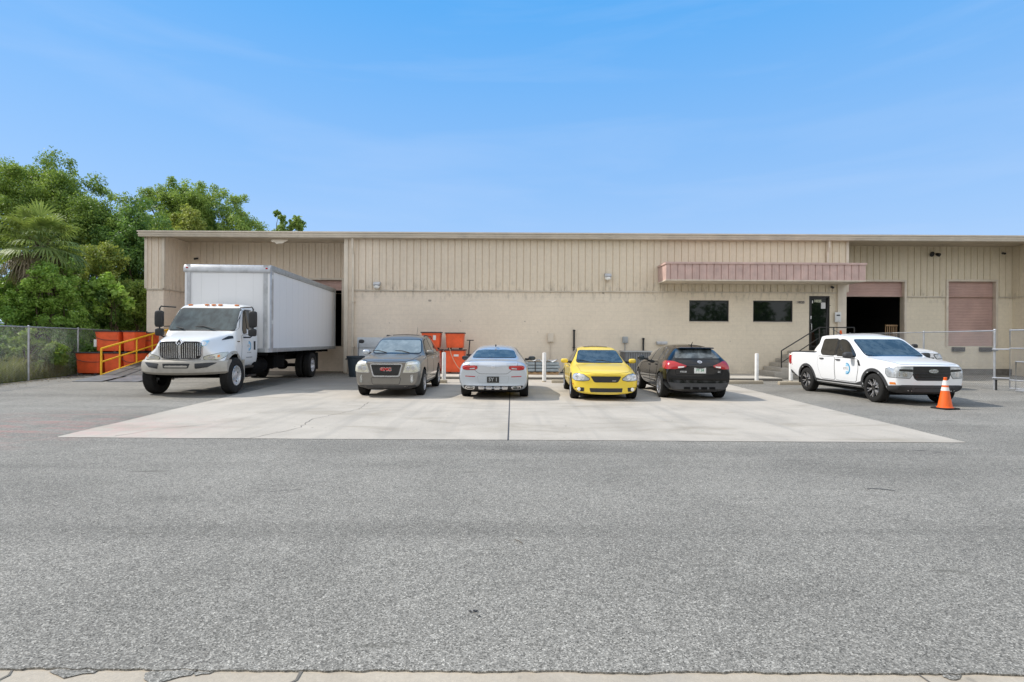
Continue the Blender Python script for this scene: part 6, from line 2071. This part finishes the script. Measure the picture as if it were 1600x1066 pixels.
tree('dark green tree filling the gap beside the corner pier of the warehouse', (-21.6, 31, 0), [((-21.6, 31, 5.2), (2.4, 2.0, 3.7)), ((-23.2, 30, 4.0), (1.6, 1.6, 2.6)), ((-20.4, 31.5, 5.0), (1.4, 1.4, 3.2))], 80, 620, M['leafdark'], .14, 14, .25, 4, (.7, 1.2), G, tintc=.4)
tree('yellow flowering treetop rising in front of the oak crown over the roof', (-22.6, 38, 0), [((-22.7, 37.5, 8.6), (1.1, 1.0, 2.2))], 22, 420, M['leafyel'], .15, 15, .16, 7, (.5, .9), G)
tree('yellow green young tree right of the palm crown', (-20.2, 26.5, 0), [((-20.1, 26.3, 4.6), (.85, .8, 1.5))], 22, 420, M['leafyel'], .12, 16, .12, 3.6, (.4, .75), G, tintc=.35)
# understorey shrubs and vines right behind the fence
sh = [(-21.6, 22.6, 2.9, 1.25, 2.4, 'leafbright', 'vine covered shrub under the palm, at the far left'), (-19.9, 23.4, 3.0, 1.15, 2.4, 'leafbright', 'bright green vine covered shrub directly under the palm crown'),
      (-19.7, 25.6, 2.6, 1.15, 2.2, 'leafdark', 'dark leafy shrub behind the fence, left of the orange tubs'), (-18.95, 27.0, 2.5, 1.05, 2.1, 'leafoak', 'olive shrub behind the far end of the fence'),
      (-18.6, 29.2, 2.9, 1.2, 2.7, 'leafdark', 'tall dark shrub against the side wall of the warehouse'), (-22.6, 25.0, 3.2, 1.4, 2.8, 'leafdark', 'dark shrub mass behind the palm trunk')]
for i, (x, y, z, r_, rz, mm, l) in enumerate(sh):
    tree(l, (x, y, 0), [((x, y, z * .62), (r_, r_, rz * .95)), ((x + .3, y - .3, z * 1.2), (r_ * .8, r_ * .8, rz * .55))], 46, 520, M[mm], .105, 30 + i, .09, 1.6, (.35, .7), G, 'shrub', 'shrub', low=-.9, tintc=.42 + .1 * (i % 2))
tree('sunlit broad leaved branch spray leaning out over the orange tubs', (-18.75, 25.2, 0), [((-18.3, 24.7, 3.0), (.95, .6, .85)), ((-18.9, 24.9, 3.7), (.6, .5, .5))], 17, 130, M['leafbright'], .20, 40, .06, 2.4, (.25, .5), G, 'shrub', 'shrub', tintc=.85)
for i, (x, y, r_, z, l) in enumerate([(-35.5, 36, 4.2, 3.0, 'dense dark thicket at the far left edge, beyond the palm'), (-30.5, 36.5, 3.0, 2.8, 'dense dark thicket between the far left edge and the large oak trunk'), (-26, 36, 2.8, 2.8, 'dense dark thicket under the large spreading oak'), (-21.8, 35, 2.3, 2.6, 'dense dark thicket behind the corner of the warehouse')]):
    tree(l, (x, y, 0), [((x, y, z), (r_, 1.6, z * 1.15))], 46, 420, M['leafdark'], .24, 70 + i, .12, 2, (.7, 1.2), G, 'shrub', 'thicket', low=-.9, tintc=.4, nb=5)
# dark shade shrubs at fence height so no bare ground shows through
for i, (x, y, l) in enumerate([(-18.4, 20.6, 'low tangled shrub behind the fence post at the left'), (-18.6, 22.8, 'low dark shrub behind the fence beside the orange tubs'), (-19.6, 20.0, 'low green shrub behind the fence at the far left')]):
    tree(l, (x, y, 0), [((x, y, .85), (.85, .75, .85))], 20, 330, M['leafdark'] if i else M['leafoak'], .10, 50 + i, .04, .6, (.25, .5), G, 'shrub', 'shrub', low=-.9, tintc=.5)


# ---------------------------------------------------------------- cabbage palm
def palm(base, hc, label):
    root = empty('palm_tree', base, 0, label, 'palm', G)
    rr = random.Random(77)
    mb = MB()
    pts = [Vector((0, 0, 0)), Vector((.06, 0, hc * .35)), Vector((.02, .04, hc * .7)), Vector((0, 0, hc - .1))]
    mb.tube(pts, [.24, .20, .19, .17], 12)
    for k in range(60):                                    # old leaf bases
        a = rr.uniform(0, 2 * PI); z = hc * rr.uniform(.45, .98)
        mb.tube([(.17 * math.cos(a), .17 * math.sin(a), z), (.30 * math.cos(a), .30 * math.sin(a), z + .22)], [.05, .02], 4)
    mb.build('trunk', M['bark'], root)
    live = MB(); dead = MB(); tl, td = [], []

    def fan(dirv, plen, flen, droop, isdead, nb=26):
        mb = dead if isdead else live
        up = Vector((0, 0, 1))
        o = Vector((0, 0, hc - .1))
        side = dirv.cross(up); side = side.normalized() if side.length > .05 else Vector((1, 0, 0))
        end = o + dirv * plen + Vector((0, 0, -droop * plen * .25))
        mb.tube([o + dirv * .12, o.lerp(end, .5) + Vector((0, 0, .06)), end], [.028, .018, .013], 4)
        tt = rr.uniform(.25, .8)
        n0 = len(mb.f)
        fd = (dirv + Vector((0, 0, -droop * .35))).normalized()
        nrm = side.cross(fd).normalized()
        for k in range(nb):
            a = R(-118 + 236 * k / (nb - 1) + rr.uniform(-3, 3))
            d = fd * math.cos(a) + side * math.sin(a)
            L = flen * (.62 + .38 * math.cos(a * .6)) * rr.uniform(.85, 1.08)
            w = .024 + .010 * math.cos(a)
            q = d.cross(nrm).normalized()
            dr = (.10 + droop * .42) * L
            p0 = end; p1 = end + d * L * .5 + nrm * .03 * L - Vector((0, 0, dr * .18)); p2 = end + d * L * .80 - Vector((0, 0, dr * .55)); p3 = end + d * L * .97 - Vector((0, 0, dr * (1.0 + rr.uniform(0, .5))))
            vs = [p0 - q * w * .4, p0 + q * w * .4, p1 - q * w, p1 + q * w, p2 - q * w * .6, p2 + q * w * .6, p3]
            mb.add(vs, [(0, 1, 3, 2), (2, 3, 5, 4), (4, 5, 6)])
        (td if isdead else tl).append((len(mb.f), tt))
    for k in range(44):
        a = 2 * PI * (k * .618); el = R(rr.uniform(-22, 78))
        fan(Vector((math.cos(a) * math.cos(el), math.sin(a) * math.cos(el), math.sin(el))).normalized(), rr.uniform(.7, 1.25), rr.uniform(.8, 1.1), rr.uniform(.25, .8) - math.sin(el) * .3, False)
    for k in range(28):
        a = 2 * PI * (k * .618 + .2); el = R(rr.uniform(-72, -18))
        fan(Vector((math.cos(a) * math.cos(el), math.sin(a) * math.cos(el), math.sin(el))).normalized(), rr.uniform(.7, 1.1), rr.uniform(.7, .95), 1.3, True, 20)
    for mb, tt, nm, m in ((live, tl, 'fronds', M['frond']), (dead, td, 'dead_fronds', M['deadfrond'])):
        me = bpy.data.meshes.new(nm); me.from_pydata(mb.v, [], mb.f); me.materials.append(m)
        v = np.zeros(len(mb.f), dtype=np.float32); i0 = 0
        g = np.random.default_rng(3)
        for e_, t_ in tt:
            v[i0:e_] = t_ + g.normal(size=e_ - i0) * .12; i0 = e_
        at = me.attributes.new('tint', 'FLOAT', 'FACE'); at.data.foreach_set('value', np.clip(v, 0, 1))
        link_mesh(nm, me, root)
palm((-20.7, 23.6, 0), 5.75, 'cabbage palm with fan fronds and hanging dead leaves behind the fence')


# ---------------------------------------------------------------- weeds and grass along the fence
def weeds():
    g = np.random.default_rng(21)
    mb_v, mb_f, tint = [], [], []
    def blade(x, y, h, w, lean, a, t):
        d = np.array([math.cos(a), math.sin(a), 0]); q = np.array([-math.sin(a), math.cos(a), 0])
        o = len(mb_v)
        b = np.array([x, y, -.05])
        for f, ww in ((0, 1), (.5, .8), (.85, .45)):
            c = b + np.array([0, 0, h * f]) + d * lean * h * f * f
            mb_v.extend([tuple(c - q * w * ww / 2), tuple(c + q * w * ww / 2)])
        c = b + np.array([0, 0, h * (1 - .25 * lean)]) + d * lean * h * 1.05
        mb_v.append(tuple(c))
        mb_f.extend([(o, o + 1, o + 3, o + 2), (o + 2, o + 3, o + 5, o + 4), (o + 4, o + 5, o + 6)])
        tint.extend([t] * 3)
    for _ in range(5200):
        y = g.uniform(15.5, 24.5)
        fx = -16.15 - .27 * (y - 15.4)
        x = fx - .02 - abs(g.normal()) * .75
        t = g.beta(2, 2)
        blade(x, y, g.uniform(.15, .75) * (1.0 if x < fx - .1 else .55), g.uniform(.012, .028), g.uniform(.05, .7), g.uniform(0, 2 * PI), t)
    for cx, cy in ((-17.6, 18.7), (-18.2, 20.9), (-17.2, 17.4), (-18.0, 19.6)):      # taller tufts
        for _ in range(120):
            blade(cx + g.normal() * .12, cy + g.normal() * .12, g.uniform(.5, 1.15), g.uniform(.014, .03), g.uniform(.2, .8), g.uniform(0, 2 * PI), g.uniform(.5, 1))
    me = bpy.data.meshes.new('weeds'); me.from_pydata(mb_v, [], mb_f); me.materials.append(M['weed'])
    at = me.attributes.new('tint', 'FLOAT', 'FACE'); at.data.foreach_set('value', np.array(tint, dtype=np.float32))
    tag(link_mesh('weeds', me), 'tall dry weeds and grass along the foot of the left fence', 'weeds', kind='stuff')
    # fallen leaves and clippings on the asphalt's edge
    n = 900
    y = g.uniform(15.0, 23.0, n); x = -16.0 - .27 * (y - 15.4) + np.abs(g.normal(size=n)) * .35
    P = np.stack([x, y, np.full(n, .012)], 1)
    N = np.tile(np.array([0, 0, 1.0]), (n, 1)) + g.normal(size=(n, 3)) * .25
    o = leaves('fallen_leaves', P, N, g.uniform(.03, .07, n), g.uniform(0, 1, n), M['deadfrond'], None, .5, 9)
    tag(o, 'dry leaves scattered on the asphalt along the left fence', 'leaves', kind='stuff')
weeds()


# ---------------------------------------------------------------- wood across the street, behind the camera (it shows in the office windows)
def far_wood():
    g = np.random.default_rng(55)
    Ps, Ns, Ts = [], [], []
    for i in range(46):
        x = -62 + 2.75 * i + g.normal() * .8; y = -30 + g.normal() * 2.0; h = g.uniform(7.0, 10.0)
        P, N = clump_points((x, y, h * .5), (g.uniform(2.2, 3.4), 2.0, h * .55), 420, g, .4)
        Ps.append(P); Ns.append(N * .6 + g.normal(size=P.shape) * .6 + np.array([0, 0, .3])); Ts.append(np.full(len(P), .4 + g.normal() * .2) + g.normal(size=len(P)) * .15)
    P = np.concatenate(Ps); k = P[:, 2] > 0
    P, N, T = P[k], np.concatenate(Ns)[k], np.concatenate(Ts)[k]
    o = leaves('treeline', P, N, g.uniform(.5, .95, len(P)), T, M['leafdark'], None, .7, 8)
    tag(o, 'dark wood across the street, mirrored in the office windows', 'wood', kind='stuff')
far_wood()
SKYLOW = (2.35, 3.12, 4.35, 1); SKYHIGH = (.34, 1.84, 4.2, 1); SKYCLOUD = (2.8, 3.4, 4.5, 1); SKYFILL = (5.5, 5.5, 5.5, 1); EXPO = 0.58
# ---------------------------------------------------------------- light, sky, camera
EL, DEL = 45.5, 10.5
sun_dir = Vector((math.cos(R(EL)) * math.cos(R(DEL)), -math.cos(R(EL)) * math.sin(R(DEL)), -math.sin(R(EL))))   # light travels this way
ld = bpy.data.lights.new('sun', 'SUN'); ld.energy = 2.75; ld.angle = R(.53); ld.color = (1.0, .95, .87)
lo = bpy.data.objects.new('sun', ld); COL.objects.link(lo)
lo.rotation_euler = sun_dir.to_track_quat('-Z', 'Y').to_euler(); lo.location = (-30, 30, 40)
wd = bpy.data.worlds.new('World'); S.world = wd; wd.use_nodes = True
t = wd.node_tree
bg = t.nodes['Background']
sky = nd(t, 'ShaderNodeTexSky', sky_type='NISHITA', sun_disc=False, sun_elevation=R(EL), altitude=0.0, air_density=1.0, dust_density=.6, ozone_density=1.6)
back = -sun_dir
sky.sun_rotation = math.atan2(back.x, back.y)
gen = nd(t, 'ShaderNodeTexCoord').outputs['Generated']
xs = nd(t, 'ShaderNodeSeparateXYZ', {0: gen})
# pale towards the horizon, deeper overhead
up = math_(t, 'POWER', math_(t, 'MAXIMUM', math_(t, 'MULTIPLY', xs.outputs[2], 1.75), 0.0), .85)
grad = mixc(t, up, SKYLOW, SKYHIGH)
skyc = mixc(t, .93, sky.outputs[0], grad)
# thin high cirrus, streaked along the horizon
mp = mapping(t, gen, (1.3, 1.3, 9.0), (0, 0, .2), (R(3), R(2), R(20)))
ci = ramp(t, noise(t, mp, 1.6, 7, .55, .4), [(.47, 0.0), (.82, .20)])
c2 = mixc(t, ci, skyc, SKYCLOUD)
# broken white cloud added behind the camera and overhead to brighten the shaded wall
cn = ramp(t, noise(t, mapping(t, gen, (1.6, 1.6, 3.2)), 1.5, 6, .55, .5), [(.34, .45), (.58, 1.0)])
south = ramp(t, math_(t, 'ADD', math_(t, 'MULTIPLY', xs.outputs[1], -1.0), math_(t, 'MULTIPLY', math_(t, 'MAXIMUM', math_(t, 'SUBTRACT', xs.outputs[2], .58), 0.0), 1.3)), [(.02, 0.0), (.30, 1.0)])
c3 = mixc(t, math_(t, 'MULTIPLY', cn, south), c2, SKYFILL)
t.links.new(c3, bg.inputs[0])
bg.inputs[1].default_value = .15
cd = bpy.data.cameras.new('camera'); co = bpy.data.objects.new('camera', cd); COL.objects.link(co)
cd.sensor_width = 36; cd.lens = 18.9; cd.clip_end = 2000; cd.clip_start = .05
co.location = (0, 0, 1.5)
co.rotation_euler = (Matrix.Rotation(R(90), 4, 'X') @ Matrix.Rotation(R(.33), 4, 'Z')).to_euler()
S.camera = co
S.view_settings.view_transform = 'Standard'; S.view_settings.look = 'None'
S.view_settings.exposure = EXPO; S.view_settings.gamma = 1.0
S.render.engine = 'CYCLES'
S.cycles.max_bounces = 8; S.cycles.diffuse_bounces = 4
S.cycles.use_denoising = True
